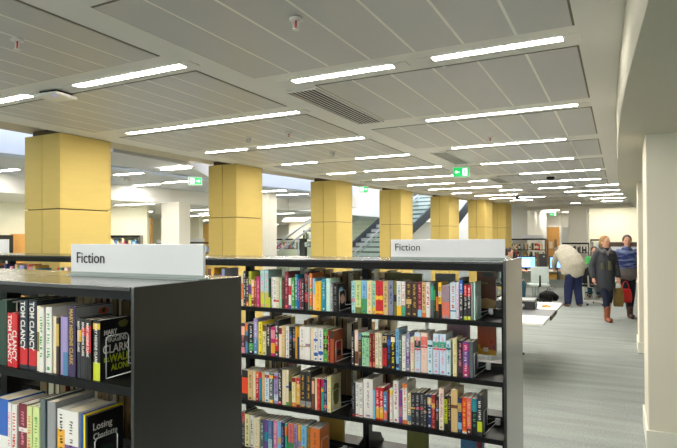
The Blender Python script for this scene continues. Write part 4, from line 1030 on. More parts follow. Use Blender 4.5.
# low guard of the lower flight between second and third columns
t = thing('stair_guard', 'slanting glass guard with double steel rail left of the third column', 'balustrade', W(-2.0, 15.8, 0))
o = Vector(W(-2.0, 15.8, 0))
def G(px_x, d, z): return tuple(Vector(W(px_x, d, z)) - o)
bm = bm_new(); tube(bm, [(*G(-2.02,15.6,1.05),0.035),(*G(-0.30,16.0,2.30),0.035)], 8, caps=False); obj('handrail', bm, STEELS, t)
bm = bm_new(); tube(bm, [(*G(-2.34,15.6,1.05),0.03),(*G(-0.62,16.0,2.30),0.03)], 8, caps=False); obj('handrail', bm, STEELS, t)
bm = bm_new(); P = [G(-2.02,15.65,0.0),G(-0.3,16.05,0.0),G(-0.3,16.05,2.24),G(-2.02,15.65,0.98)]
vv = [bm.verts.new(p) for p in P] + [bm.verts.new(tuple(Vector(p)+F0*0.012)) for p in P]
for idx in ((0,1,2,3),(7,6,5,4),(0,4,5,1),(1,5,6,2),(2,6,7,3),(3,7,4,0)): bm.faces.new([vv[i] for i in idx])
obj('glass_panel', bm, GLASS, t)
for X_, d_, zt in ((-1.98,15.61,1.08),(-1.16,15.8,1.66),(-0.4,15.98,2.2)):
    bm = bm_new(); tube(bm, [(*G(X_,d_,0.0),0.02),(*G(X_,d_,zt),0.02)], 8, caps=False); obj('post', bm, STEELS, t)
# dark counter behind the guard and glazed room front
t = thing('service_counter', 'grey counter seen through the stair glass right of third column', 'counter', W(0.7, 22.2, 0), th)
bm = bm_new(); box(bm, -0.8, 0.5, 0, 0.6, 0, 1.45); obj('body', bm, mat('slate counter', (92,100,98), 0.5), t); bm = bm_new(); box(bm, -0.85, 0.55, -0.05, 0.65, 1.4505, 1.50); obj('worktop', bm, GREYL, t)

# ---------------------------------------------------------------- display table near the middle unit's end
t = thing('reading_table', 'white-topped table with grey centre strip beside the middle shelves', 'table', (-1.45, 7.15, 0))
bm = bm_new(); box(bm, -0.75, 0.73, -1.03, -0.42, 0.695, 0.72); obj('table_top', bm, mat('white laminate', (236,234,228), 0.3, vary=0.01), t, 0.003)
bm = bm_new(); box(bm, -0.75, 0.73, -0.415, 0.22, 0.69, 0.717); obj('centre_strip', bm, GREYD, t)
bm = bm_new(); box(bm, -0.75, 0.745, 0.225, 1.05, 0.695, 0.72); obj('table_top', bm, MATS['white laminate'], t, 0.003)
bm = bm_new(); box(bm, 0.731, 0.745, -0.415, 0.22, 0.672, 0.717); obj('edge_strip', bm, RUBBER, t)
for sx in (-0.6, 0.12):
    for sy in (-0.85, 0.85):
        bm = bm_new(); rod(bm, (sx, sy, 0.02), (sx, sy, 0.694), 0.025); obj('leg', bm, STEELS, t)
        bm = bm_new(); box(bm, sx-0.12, sx+0.14, sy-0.03, sy+0.03, 0, 0.025); obj('foot', bm, RUBBER, t)
t = thing('printer', 'black and silver desktop machine lying on the white table', 'printer', (-1.13, 7.42, 0.7205), 0.05)
bm = bm_new(); box(bm, -0.3, 0.17, -0.17, 0.17, 0, 0.10); obj('body', bm, mat('printer black', (40,40,40), 0.4), t, 0.01)
bm = bm_new(); box(bm, -0.29, 0.16, -0.16, 0.16, 0.101, 0.118); obj('lid', bm, mat('printer silver', (170,172,172), 0.3), t, 0.004)
bm = bm_new(); box(bm, 0.171, 0.178, -0.15, 0.15, 0.03, 0.045); box(bm, 0.171, 0.178, -0.15, 0.15, 0.06, 0.075); obj('side_trim', bm, MATS['printer silver'], t)
bm = bm_new(); tube(bm, [(0.03,-0.172,0.05,0.022),(0.03,-0.19,0.05,0.022)], 12); obj('knob', bm, MATS['printer silver'], t)
o = tag(obj('paper_scrap', (lambda b: (tube(b, [(0,0,0.015,0.012),(0.04,0.02,0.02,0.014),(0.09,0.0,0.013,0.008)], 8), b)[1])(bm_new()), bk('amber'), None, 0, (-0.89, 7.55, 0.722)), 'small crumpled amber paper beside the desktop machine on white table', 'paper')

# ---------------------------------------------------------------- computer desks
DK_ = thing('computer_desk', 'long dark-topped computer desk behind the grey chair', 'desk', (-2.1, 15.7, 0))
bm = bm_new(); box(bm, -1.1, 1.15, -0.15, 0.62, 0.705, 0.73); obj('worktop', bm, mat('dark desk top', (70,72,76), 0.4), DK_)
bm = bm_new(); box(bm, -1.1, 1.15, 0.55, 0.58, 0.25, 0.70); obj('modesty_panel', bm, GREYL, DK_)
for sx in (-1.05, 0.0, 1.1):
    for sy in (-0.1, 0.52):
        bm = bm_new(); box(bm, sx-0.02, sx+0.02, sy-0.02, sy+0.02, 0, 0.704); obj('leg', bm, STEELS, DK_)
DW = thing('side_desk', 'white desk between the bending man and woman in grey', 'desk', (-0.55, 15.9, 0))
bm = bm_new(); box(bm, -0.35, 0.35, -0.3, 0.4, 0.71, 0.735); obj('worktop', bm, MATS['white laminate'], DW)
for sx in (-0.31, 0.31):
    for sy in (-0.25, 0.35):
        bm = bm_new(); box(bm, sx-0.02, sx+0.02, sy-0.02, sy+0.02, 0, 0.709); obj('leg', bm, GREYL, DW)
def monitor(x, y, w, h, rz, label, win=True):
    t = thing('monitor', label, 'monitor', (x, y, 0.7305), rz)
    bm = bm_new(); box(bm, -0.1, 0.1, -0.08, 0.08, 0, 0.012); obj('base', bm, BLACKM, t)
    bm = bm_new(); box(bm, -0.03, 0.03, 0.02, 0.05, 0.0125, 0.16); obj('stand', bm, BLACKM, t)
    bm = bm_new(); box(bm, -w/2-0.02, w/2+0.02, -0.02, 0.019, 0.07, 0.10+h+0.02); obj('bezel', bm, BLACKM, t, 0.004)
    bm = bm_new(); box(bm, -w/2, w/2, -0.024, -0.0205, 0.092, 0.092+h); s = obj('screen', bm, SCREEN, t)
    if win:
        bm = bm_new(); box(bm, -w/2+0.02, w/2-0.14, -0.027, -0.0245, 0.12, 0.092+h-0.06); obj('open_window', bm, SCREENW, s)
    return t
monitor(-2.28, 15.72, 0.47, 0.28, 0.25, 'left computer monitor with white window, beside the black tower')
monitor(-1.50, 15.75, 0.34, 0.28, 0.25, 'right computer monitor with plain blue screen, by bending man', False)
t = thing('computer_tower', 'black computer tower standing on desk between two monitors', 'computer', (-1.90, 15.95, 0.7305), 0.25)
bm = bm_new(); box(bm, -0.10, 0.10, -0.22, 0.22, 0, 0.46); obj('case', bm, mat('dark computer case', (44,44,46), 0.4), t, 0.006)
bm = bm_new(); box(bm, 0.0, 0.05, -0.223, -0.2205, 0.37, 0.41); obj('front_badge', bm, GREYL, t)
for (x, y, s, l, k) in ((-2.15,15.62,(0.18,0.09,0.02),'pale keyboard in front of the left monitor','white'),(-1.62,15.58,(0.15,0.08,0.05),'stack of white papers below right monitor','white')):
    bm = bm_new(); box(bm, -s[0], s[0], -s[1]*0.6, s[1]*0.6, 0, s[2]); o = obj('keyboard' if 'keyboard' in l else 'paper_stack', bm, bk(k), None, 0.003, (x, y-0.12, 0.7306)); tag(o, l, 'keyboard' if 'keyboard' in l else 'paper')
for x, w_, c, l in ((-1.62,0.12,'rust','orange box on the shelf under the right monitor desk'),(-1.32,0.1,'orange','second orange box on the shelf beneath the desk, beside the man')):
    bm = bm_new(); box(bm, -w_, w_, -0.1, 0.1, 0, 0.15); o = obj('box', bm, bk('tan' if c == 'orange' else 'amber'), None, 0.003, (x, 16.0, 0.501)); tag(o, l, 'box')
bm = bm_new(); box(bm, -0.4, 0.45, -0.12, 0.12, 0.475, 0.5); us = obj('under_shelf', bm, GREYL, DK_, loc=(0.6, 0.3, 0))

def office_chair(x, y, rz, label, m_back, m_base, arms=True, sz=0.495):
    t = thing('office_chair', label, 'chair', (x, y, 0), rz)
    bm = bm_new(); disc(bm, (0,0,0.07), 0.045, 0.05); 
    obj('hub', bm, m_base, t)
    for k in range(5):
        a = 2*PI*k/5+0.3
        bm = bm_new(); tube(bm, [(0.04*math.cos(a),0.04*math.sin(a),0.10,0.022),(0.29*math.cos(a),0.29*math.sin(a),0.075,0.016)], 8); lg = obj('leg', bm, m_base, t)
        bm = bm_new(); tube(bm, [(0.29*math.cos(a)-0.012*math.sin(a),0.29*math.sin(a)+0.012*math.cos(a),0.029,0.028),(0.29*math.cos(a)+0.012*math.sin(a),0.29*math.sin(a)-0.012*math.cos(a),0.029,0.028)], 12, caps=False); obj('caster', bm, RUBBER, lg)
    bm = bm_new(); rod(bm, (0,0,0.12), (0,0,sz-0.06), 0.025); obj('gas_post', bm, STEELS, t)
    bm = bm_new(); box(bm, -0.23, 0.23, -0.22, 0.22, sz-0.055, sz); obj('seat', bm, m_back, t, 0.02)
    bm = bm_new(); box(bm, -0.21, 0.21, 0.20, 0.235, 0.52, 0.92); obj('backrest', bm, m_back, t, 0.012)
    bm = bm_new(); tube(bm, [(0,0.1,0.43,0.02),(0,0.25,0.45,0.02),(0,0.265,0.7,0.018)], 8); obj('back_support', bm, m_base, t)
    if arms:
        for s in (-1, 1):
            bm = bm_new(); tube(bm, [(s*0.25,0.0,0.46,0.012),(s*0.27,-0.0,0.66,0.012)], 8); box(bm, s*0.27-0.025, s*0.27+0.025, -0.12, 0.12, 0.66, 0.685); obj('armrest', bm, BLACKM, t)
    return t
CHG = mat('pale green grey shell', (186,198,194), 0.45)
office_chair(-1.80, 14.35, PI+0.30+0.0, 'office chair with pale grey-green back facing the desk', CHG, BLACKM, False)
office_chair(-0.55, 14.65, PI-0.5, 'white-framed office chair between the bending man and woman', mat('black mesh', (30,30,32), 0.7), mat('off white chair base', (205,203,196), 0.4))
t = thing('backpack', 'black bag on the floor beneath the grey-green chair', 'bag', (-1.62, 14.95, 0))
bm = bm_new(); tube(bm, [(-0.16,0,0.12,0.10,0.11),(-0.05,0,0.15,0.13,0.14),(0.08,0,0.14,0.12,0.13),(0.17,0,0.1,0.07,0.09)], 16); box(bm, -0.1, 0.1, -0.15, -0.1, 0.03, 0.15); obj('body', bm, BLACKM, t)
bm = bm_new(); tube(bm, [(-0.04,0,0.30,0.01),(0,0,0.36,0.01),(0.04,0,0.30,0.01)], 8); obj('handle', bm, BLACKM, t)

# ---------------------------------------------------------------- people
def finger_set(bm, wrist, d, width, curl, L=0.085, s=1.0):
    """palm, four unequal bent fingers and a thumb leaving the palm's side"""
    w = Vector(wrist); d = Vector(d).normalized(); wd = Vector(width).normalized(); c = Vector(curl).normalized()
    pm = w + d*0.075*s
    tube(bm, [(*w,0.022*s,0.017*s),(*(w+d*0.035*s),0.034*s,0.015*s),(*pm,0.036*s,0.014*s)], 10)
    for k, (o, l) in enumerate(((-0.027,0.88),(-0.009,1.0),(0.009,0.95),(0.027,0.75))):
        b = pm + wd*o*s - d*0.01*s; p1 = b + d*0.040*l*s + c*0.006*s; p2 = p1 + (d*0.75+c*0.65).normalized()*0.026*l*s; p3 = p2 + (d*0.35+c*0.9).normalized()*0.020*l*s
        tube(bm, [(*b,0.0095*s),(*p1,0.0088*s),(*p2,0.0082*s),(*p3,0.007*s)], 8)
    b = w + d*0.022*s - wd*0.024*s; p1 = b - wd*0.022*s + d*0.03*s + c*0.008*s; p2 = p1 + d*0.028*s + c*0.014*s - wd*0.002*s
    tube(bm, [(*b,0.012*s),(*p1,0.011*s),(*p2,0.009*s)], 8)

def person(label, loc, rz, J, cfg):
    """J: joints in local metres; the figure faces -y"""
    H = J['head']; 
    bm = bm_new()
    tube(bm, [(*p[:3], p[3], p[4]) for p in J['torso']], 14)
    nk, hd = Vector(J['neck']), Vector(H)
    tube(bm, [(*nk,0.058,0.055),(*(nk+(hd-nk)*0.6),0.05,0.052)], 12)
    fd = Vector(J.get('face', (0,-1,0))).normalized(); sd = fd.cross(ZZ).normalized(); uph = sd.cross(fd).normalized()
    Rm = Matrix((sd, -fd, uph)).transposed()
    ball(bm, hd+uph*0.02, 0.075, 0.094, 0.098, rot=Rm, u=18, v=14)
    ball(bm, hd-uph*0.045+fd*0.018, 0.056, 0.066, 0.07, rot=Rm)
    ball(bm, hd+fd*0.094-uph*0.012, 0.012, 0.016, 0.022, rot=Rm)          # nose
    ball(bm, hd+fd*0.080-uph*0.085, 0.022, 0.018, 0.016, rot=Rm)          # chin
    for s in (-1, 1): ball(bm, hd+sd*s*0.077-uph*0.008, 0.010, 0.019, 0.03, rot=Rm)   # ears
    for s in ('L', 'R'):
        a, e, w = [Vector(p) for p in J['arm'+s]]
        tube(bm, [(*a,0.05),(*(a+(e-a)*0.5),0.044),(*e,0.036),(*(e+(w-e)*0.4),0.036),(*w,0.024)], 12)
        d = (w-e).normalized(); fd2 = Vector(J.get('palm'+s, (0,-1,0)))
        wd = d.cross(fd2).normalized()*(1 if s == 'L' else -1)
        finger_set(bm, w, d, wd, fd2)
        h, k, an, toe = [Vector(p) for p in J['leg'+s]]
        tube(bm, [(*h,0.088),(*(h+(k-h)*0.5),0.072),(*k,0.054),(*(k+(an-k)*0.35),0.052),(*an,0.036)], 12)
        tube(bm, [(*(an+Vector((0,0.03,-0.035))),0.034),(*(toe),0.028)], 10)
    root = obj('person', bm, SKIN); remesh(root, 0.009, 3); root.location = loc; root.rotation_euler = (0,0,rz)
    tag(root, label, 'person')
    # eyes and mouth
    bm = bm_new()
    for s in (-1, 1): ball(bm, hd+fd*0.083+sd*s*0.031+uph*0.012, 0.012, 0.008, 0.008, rot=Rm)
    obj('eyes', bm, mat('dark eye', (50,38,32), 0.3), root)
    bm = bm_new(); ball(bm, hd+fd*0.086-uph*0.05, 0.022, 0.006, 0.006, rot=Rm); obj('mouth', bm, mat('lips', (168,84,78), 0.5), root)
    # hair
    bm = bm_new()
    for (o_, r_) in cfg['hair']:
        ball(bm, hd+sd*o_[0]-fd*o_[1]+uph*o_[2], *r_, rot=Rm, u=16, v=12)
    hr = obj('hair', bm, mat('hair '+cfg['hairname'], cfg['haircol'], 0.6, vary=0.25, scale=60, stretch=(1,1,0.2)), root); remesh(hr, 0.008, 2)
    return root
def garment(root, name, tubes, m, vox=0.012, sm=5, label=None):
    bm = bm_new()
    for tb in tubes: tube(bm, tb, 16)
    g = obj(name, bm, m, root); remesh(g, vox, sm)
    if label: g['label'] = label
    return g
def cloth(name, c, **k): return mat(name, c, 0.85, vary=0.2, scale=22, bump=0.35, bscale=35, spec=0.25, **k)

# woman in the long dark coat
z = 0
J = dict(torso=[(0,0,0.84,0.15,0.10),(0,0,0.92,0.155,0.11),(0,0,1.04,0.125,0.09),(0,0,1.2,0.145,0.10),(0,0,1.31,0.15,0.085),(0,0,1.37,0.09,0.07)], neck=(0,0.0,1.38), head=(0,-0.02,1.53), face=(0.25,-1,-0.03),
 armL=[(0.165,0,1.31),(0.225,0.04,1.07),(0.24,-0.03,0.84)], armR=[(-0.165,0,1.31),(-0.235,0.03,1.07),(-0.25,-0.05,0.84)], palmL=(-1,-0.3,0), palmR=(1,-0.3,0),
 legL=[(0.075,0,0.83),(0.06,-0.06,0.47),(0.05,0.03,0.095),(0.06,-0.09,0.033)], legR=[(-0.075,0,0.83),(-0.035,-0.10,0.47),(-0.02,-0.12,0.095),(-0.03,-0.25,0.033)])
FACE_CAM = th
w1 = person('person with fair hair in long dark grey coat and brown boots, walking', (-0.26, 11.87, 0), FACE_CAM+0.02, J, dict(hair=[((0,0.02,0.035),(0.088,0.098,0.098)),((0,0.06,-0.03),(0.085,0.06,0.09))], hairname='fair', haircol=(150,112,66)))
COAT = cloth('charcoal coat wool', (66,68,74))
garment(w1, 'coat', [[(0,0,0.68,0.195,0.145),(0,0,0.78,0.19,0.14),(0,0,0.95,0.182,0.135),(0,0,1.06,0.17,0.13),(0,0,1.2,0.19,0.14),(0,0,1.31,0.175,0.11),(0,0.01,1.39,0.09,0.085)],
 [(0.16,0,1.31,0.072),(0.235,0.04,1.07,0.062),(0.25,-0.02,0.88,0.052)],[(-0.16,0,1.31,0.072),(-0.245,0.03,1.07,0.062),(-0.26,-0.04,0.88,0.052)]], COAT)
garment(w1, 'hood', [[(-0.12,0.05,1.38,0.05),(-0.06,0.11,1.37,0.05),(0.06,0.11,1.37,0.05),(0.12,0.05,1.38,0.05)],[(-0.12,0.04,1.38,0.045),(-0.07,-0.09,1.33,0.038)],[(0.12,0.04,1.38,0.045),(0.07,-0.09,1.33,0.038)]], cloth('hood lining grey', (96,94,94)))
garment(w1, 'scarf', [[(-0.055,-0.10,1.38,0.03),(0,-0.125,1.31,0.045),(0.055,-0.10,1.38,0.03)]], cloth('grey scarf wool', (120,116,116)))
garment(w1, 'jacket_pockets', [[(-0.11,-0.135,1.13,0.035,0.012),(-0.11,-0.145,1.02,0.04,0.012)],[(0.02,-0.14,1.16,0.03,0.012),(0.03,-0.15,1.00,0.045,0.012)]], cloth('olive lining patches', (104,102,78)), 0.008, 2)
garment(w1, 'trousers', [[(0.075,0,0.80,0.092),(0.06,-0.06,0.47,0.064),(0.05,0.02,0.22,0.055)],[(-0.075,0,0.80,0.092),(-0.035,-0.10,0.47,0.064),(-0.022,-0.115,0.22,0.055)]], cloth('dark navy denim', (34,40,60)))
BOOT = mat('brown leather', (132,72,44), 0.45, vary=0.2, scale=20)
for s, P in (('L', ((0.05,0.03),(0.06,-0.10))), ('R', ((-0.02,-0.12),(-0.03,-0.26)))):
    (ax, ay), (tx, ty) = P
    garment(w1, 'boot', [[(ax,ay,0.27,0.062),(ax,ay,0.15,0.052),(ax,ay+0.01,0.06,0.05)],[(ax,ay+0.02,0.045,0.042),(tx,ty,0.04,0.040)]], BOOT, 0.009, 3)
# woman in the blue patterned jacket
J2 = dict(torso=J['torso'], neck=J['neck'], head=(0.0,-0.02,1.545), face=(-0.3,-1,-0.05),
 armL=[(0.165,0,1.32),(0.235,0.04,1.08),(0.235,-0.02,0.85)], armR=[(-0.165,0,1.32),(-0.24,0.02,1.08),(-0.22,-0.06,0.86)], palmL=(-1,-0.3,0), palmR=(1,-0.3,0),
 legL=[(0.075,0,0.84),(0.07,-0.04,0.48),(0.06,0.03,0.095),(0.07,-0.08,0.033)], legR=[(-0.07,0,0.84),(-0.03,-0.09,0.48),(0.0,-0.12,0.095),(-0.01,-0.25,0.033)])
w2 = person('person with dark hair in blue and grey jacket, black leggings, at right', (0.13, 12.6, 0), FACE_CAM-0.1, J2, dict(hair=[((0,0.02,0.035),(0.09,0.1,0.1)),((0,0.06,-0.02),(0.09,0.065,0.1))], hairname='dark', haircol=(46,34,30)))
def banded():
    m = bpy.data.materials.new('blue and grey patterned knit'); m.use_nodes = True; nt = m.node_tree; b = nt.nodes['Principled BSDF']; b.inputs['Roughness'].default_value = 0.85
    tc = nt.nodes.new('ShaderNodeTexCoord'); sp = nt.nodes.new('ShaderNodeSeparateXYZ'); nz = nt.nodes.new('ShaderNodeTexNoise'); nz.inputs['Scale'].default_value = 9
    mp = nt.nodes.new('ShaderNodeMapping'); mp.inputs['Scale'].default_value = (0.6,0.6,3)
    nt.links.new(tc.outputs['Object'], mp.inputs['Vector']); nt.links.new(mp.outputs['Vector'], nz.inputs['Vector']); nt.links.new(tc.outputs['Object'], sp.inputs[0])
    r1 = nt.nodes.new('ShaderNodeValToRGB'); r1.color_ramp.elements[0].position = 0.4; r1.color_ramp.elements[1].position = 0.62; r1.color_ramp.elements[0].color = rgb((40,56,118)); r1.color_ramp.elements[1].color = rgb((120,134,176))
    nt.links.new(nz.outputs['Fac'], r1.inputs['Fac'])
    mr = nt.nodes.new('ShaderNodeMapRange'); mr.inputs['From Min'].default_value = 0.98; mr.inputs['From Max'].default_value = 1.03
    nt.links.new(sp.outputs['Z'], mr.inputs['Value'])
    mx = nt.nodes.new('ShaderNodeMix'); mx.data_type = 'RGBA'; mx.inputs['A'].default_value = rgb((112,106,104)); nt.links.new(r1.outputs['Color'], mx.inputs['B']); nt.links.new(mr.outputs['Result'], mx.inputs['Factor'])
    nt.links.new(mx.outputs['Result'], b.inputs['Base Color']); return m
garment(w2, 'jacket', [[(0,0,0.86,0.21,0.15),(0,0,0.98,0.2,0.145),(0,0,1.06,0.185,0.135),(0,0,1.2,0.2,0.14),(0,0,1.32,0.18,0.11),(0,0.01,1.39,0.10,0.085)],
 [(0.165,0,1.32,0.072),(0.245,0.04,1.08,0.062),(0.245,-0.01,0.90,0.05)],[(-0.165,0,1.32,0.072),(-0.25,0.02,1.08,0.062),(-0.23,-0.05,0.90,0.05)]], banded())
garment(w2, 'leggings', [[(0.075,0,0.85,0.10),(0.07,-0.04,0.48,0.066),(0.06,0.03,0.14,0.056)],[(-0.07,0,0.85,0.10),(-0.03,-0.09,0.48,0.066),(0.0,-0.115,0.14,0.056)],[(0,0,0.93,0.15,0.11),(0,0,0.86,0.155,0.115)]], cloth('black leggings knit', (34,36,48)))
for P in (((0.06,0.03),(0.07,-0.10)), ((0.0,-0.12),(-0.01,-0.26))):
    (ax, ay), (tx, ty) = P
    garment(w2, 'boot', [[(ax,ay,0.21,0.062),(ax,ay,0.06,0.052)],[(ax,ay+0.02,0.045,0.042),(tx,ty,0.04,0.038)]], mat('dark brown leather', (72,44,36), 0.45, vary=0.2), 0.009, 3)
# bending man: faces away from the camera, leaning over the desk
Jm = dict(torso=[(0.05,0.02,0.80,0.16,0.11),(0.05,-0.02,0.92,0.16,0.12),(0.0,-0.12,1.10,0.17,0.12),(-0.04,-0.24,1.26,0.18,0.12),(-0.06,-0.32,1.33,0.16,0.10)], neck=(-0.08,-0.40,1.33), head=(-0.12,-0.52,1.27), face=(-0.3,-0.7,-0.55),
 armL=[(0.10,-0.30,1.28),(0.16,-0.48,1.05),(0.06,-0.68,0.86)], armR=[(-0.23,-0.28,1.26),(-0.24,-0.44,1.02),(-0.16,-0.66,0.86)], palmL=(0,-0.3,-1), palmR=(0,-0.3,-1),
 legL=[(0.12,0.02,0.80),(0.15,-0.03,0.46),(0.15,0.05,0.095),(0.17,-0.10,0.033)], legR=[(-0.03,0.02,0.80),(-0.09,-0.03,0.46),(-0.14,0.04,0.095),(-0.15,-0.11,0.033)])
# local frame faces -y, so x is mirrored when turned round: mirror the pose
def mir(J):
    o = {}
    for k, v in J.items():
        f = lambda p: (-p[0],)+tuple(p[1:])
        o[k] = f(v) if k in ('neck','head','face','palmL','palmR') else [f(p) for p in v]
    for a in ('arm','leg'): o[a+'L'], o[a+'R'] = o[a+'R'], o[a+'L']
    return o
Jm = mir(Jm)
man = person('person in beige coat and navy trousers bending over the desk', (-1.0, 14.1, 0), th+PI, Jm, dict(hair=[((0,0.02,0.03),(0.088,0.098,0.098)),((0,0.05,-0.01),(0.085,0.06,0.09))], hairname='grey', haircol=(96,84,74)))
BEIGE = cloth('beige coat cloth', (176,170,154))
# in his own frame (+x is image left)
garment(man, 'coat', [[(-0.06,0.03,0.80,0.22,0.15),(-0.04,0.0,0.94,0.26,0.19),(0.0,-0.10,1.10,0.28,0.20),(0.04,-0.22,1.25,0.25,0.18),(0.06,-0.30,1.34,0.20,0.14),(0.08,-0.36,1.37,0.12,0.10)],
 [(-0.10,-0.28,1.27,0.085),(-0.18,-0.46,1.05,0.072),(-0.08,-0.64,0.90,0.06)],[(0.23,-0.26,1.25,0.085),(0.26,-0.42,1.02,0.072),(0.18,-0.62,0.90,0.06)],
 [(-0.16,0.02,1.02,0.13,0.12),(-0.27,0.02,0.94,0.07,0.09)],[(0.14,-0.06,0.95,0.11,0.12),(0.18,-0.02,0.78,0.07,0.10)]], BEIGE, 0.015, 8)
garment(man, 'trousers', [[(-0.11,0.02,0.80,0.125),(-0.13,-0.03,0.46,0.105),(-0.14,0.05,0.10,0.08)],[(0.03,0.02,0.80,0.125),(0.08,-0.03,0.46,0.105),(0.13,0.04,0.10,0.08)],[(-0.06,0.02,0.84,0.19,0.14),(-0.05,0.0,0.76,0.18,0.14)]], cloth('navy trouser cotton', (34,42,74)))
for P in (((-0.15,0.05),(-0.17,-0.11)), ((0.14,0.04),(0.15,-0.12))):
    (ax, ay), (tx, ty) = P
    garment(man, 'shoe', [[(ax,ay+0.03,0.05,0.045),(tx,ty,0.042,0.04)]], mat('tan shoe leather', (110,82,60), 0.5), 0.009, 3)
# seated person at the desk, mostly behind the middle unit's end panel
Js = dict(torso=[(0,0.0,0.52,0.16,0.13),(0,0.01,0.62,0.15,0.12),(0,0.0,0.78,0.14,0.10),(0,-0.03,0.95,0.17,0.11),(0,-0.04,1.05,0.16,0.09),(0,-0.04,1.1,0.09,0.07)], neck=(0,-0.05,1.11), head=(0,-0.10,1.25), face=(0,-1,-0.15),
 armL=[(0.18,-0.04,1.04),(0.22,-0.16,0.82),(0.14,-0.42,0.79)], armR=[(-0.18,-0.04,1.04),(-0.22,-0.16,0.82),(-0.14,-0.42,0.79)], palmL=(0,-0.3,-1), palmR=(0,-0.3,-1),
 legL=[(0.09,-0.02,0.53),(0.11,-0.42,0.52),(0.11,-0.42,0.095),(0.12,-0.56,0.033)], legR=[(-0.09,-0.02,0.53),(-0.11,-0.42,0.52),(-0.11,-0.44,0.095),(-0.12,-0.58,0.033)])
def seated(loc, rz, label, top, bot, hc, hn):
    p = person(label, loc, rz, Js, dict(hair=[((0,0.02,0.035),(0.088,0.098,0.098)),((0,0.05,-0.02),(0.085,0.06,0.09))], hairname=hn, haircol=hc))
    garment(p, 'shirt', [[(0,0.0,0.5,0.18,0.15),(0,0.01,0.64,0.17,0.135),(0,0.0,0.78,0.165,0.12),(0,-0.03,0.95,0.19,0.125),(0,-0.04,1.05,0.175,0.10),(0,-0.04,1.1,0.09,0.08)],
      [(0.18,-0.04,1.04,0.068),(0.225,-0.16,0.82,0.056),(0.155,-0.37,0.795,0.042)],[(-0.18,-0.04,1.04,0.068),(-0.225,-0.16,0.82,0.056),(-0.155,-0.37,0.795,0.042)]], top)
    garment(p, 'trousers', [[(0.09,0.02,0.54,0.105),(0.11,-0.40,0.53,0.075),(0.11,-0.43,0.42,0.07),(0.11,-0.42,0.10,0.06)],[(-0.09,0.02,0.54,0.105),(-0.11,-0.40,0.53,0.075),(-0.11,-0.44,0.42,0.07),(-0.11,-0.44,0.10,0.06)],[(0,0.0,0.54,0.16,0.13),(0,-0.08,0.54,0.15,0.1)]], bot)
    for x, y in ((0.11,-0.42),(-0.11,-0.44)):
        garment(p, 'shoe', [[(x,y+0.03,0.05,0.045),(x*1.08,y-0.16,0.042,0.04)]], MATS['tan shoe leather'], 0.009, 3)
    return p
seated((-2.66, 14.78, 0), PI/2, 'seated person with dark hair at the left monitor, pale blue sleeve', cloth('pale blue sleeve cotton', (170,184,196)), cloth('teal denim', (44,84,100)), (58,40,34), 'brown')
office_chair(-2.70, 14.78, PI/2+0.0, 'office chair under the seated person at the left', MATS['black mesh'], BLACKM, False, 0.425)
seated((-0.62, 16.9, 0), 0, 'seated person in green and yellow top behind the bending man', cloth('bright green cotton', (72,156,84)), cloth('teal denim', (44,84,100)), (40,32,30), 'black')
office_chair(-0.62, 16.92, 0, 'office chair under the person in green', MATS['black mesh'], BLACKM, False, 0.425)
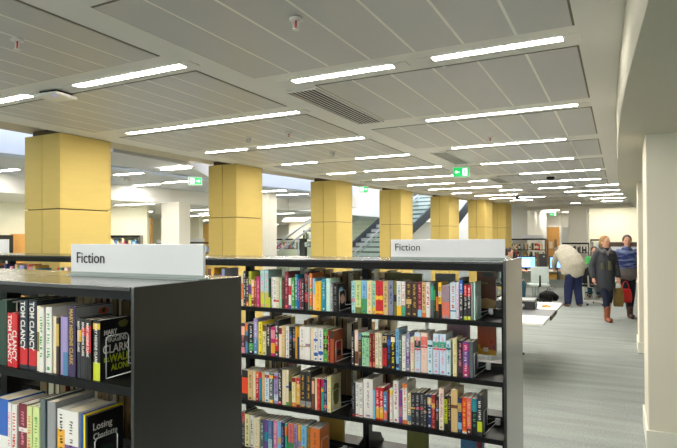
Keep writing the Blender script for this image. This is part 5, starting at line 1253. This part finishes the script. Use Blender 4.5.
# bags
def bag(x, y, z0, w, d, h, m, label, rz, name='handbag'):
    t = thing(name, label, 'bag', (x, y, z0), rz)
    bm = bm_new(); n = 6
    prof = [(0,0.85,0.75),(0.25,1.0,1.0),(0.6,0.95,0.9),(0.9,0.8,0.6),(1.0,0.72,0.35)]
    rings = []
    for f, sx, sy in prof: rings.append([bm.verts.new((w/2*sx*math.copysign(abs(math.cos(a))**0.5, math.cos(a)), d/2*sy*math.copysign(abs(math.sin(a))**0.6, math.sin(a)), h*f)) for a in [2*PI*k/20 for k in range(20)]])
    for a, b in zip(rings, rings[1:]):
        for k in range(20): bm.faces.new((a[k], a[(k+1)%20], b[(k+1)%20], b[k])).smooth = True
    bm.faces.new(list(reversed(rings[0]))); bm.faces.new(rings[-1]); obj('body', bm, m, t)
    bm = bm_new(); tube(bm, [(w*0.28*math.cos(a), 0, h*0.97+0.16*math.sin(a), 0.009) for a in [PI*k/8 for k in range(9)]], 8, caps=False); obj('handle', bm, m, t)
bag(-0.03, 12.02, 0.28, 0.20, 0.10, 0.36, mat('olive gold bag leather', (128,104,52), 0.4, vary=0.5, scale=16), 'olive and gold bag hanging between the two walking women', th-0.2)
bag(0.10, 12.35, 0.33, 0.24, 0.12, 0.27, mat('bright red bag', (204,40,42), 0.45, vary=0.12), 'bright red bag between the two walking women', th)

# ---------------------------------------------------------------- daylight through the roof opening
w = bpy.data.worlds.new('sky'); SC.world = w; w.use_nodes = True; nt = w.node_tree
bg = nt.nodes['Background']; bg.inputs['Color'].default_value = (0.93, 0.95, 1.0, 1); bg.inputs['Strength'].default_value = 1.7
SC.view_settings.view_transform = 'Standard'; SC.view_settings.look = 'None'; SC.view_settings.gamma = 1; SC.view_settings.use_curve_mapping = False
SC.view_settings.exposure = 0.88
SC.cycles.use_denoising = True
SC.cycles.max_bounces = 12; SC.cycles.diffuse_bounces = 6; SC.cycles.sample_clamp_indirect = 8

# far books past the 300 that show largest become one countless mass
allb = [o for o in bpy.data.objects if o.name.split('.')[0] == 'book' and o.parent is None]
extra = len(allb) - 299
if extra > 0:
    POOL.sort(key=lambda o: (not (o.location.x > -4 and o.location.y > 18), -(o.location - cam.location).length)); print('EXTRA', extra, len(POOL), sum(o.location.x > -4 and o.location.y > 18 for o in POOL))
    vic = POOL[:extra]
    bm = bm_new(); ml = []
    bpy.context.view_layer.update()
    for o in vic:
        me = o.data.copy(); me.transform(o.matrix_basis); base = len(ml)
        idx = []
        for m in o.data.materials:
            if m not in ml: ml.append(m)
            idx.append(ml.index(m))
        n = len(bm.faces); bm.from_mesh(me); bm.faces.ensure_lookup_table()
        for f in bm.faces[n:]: f.material_index = idx[f.material_index]
        bpy.data.meshes.remove(me)
    for o in vic: bpy.data.objects.remove(o)
    s = obj('distant_books', bm, ml); tag(s, 'many tiny distant book spines in the far bookcases', 'books', kind='stuff')
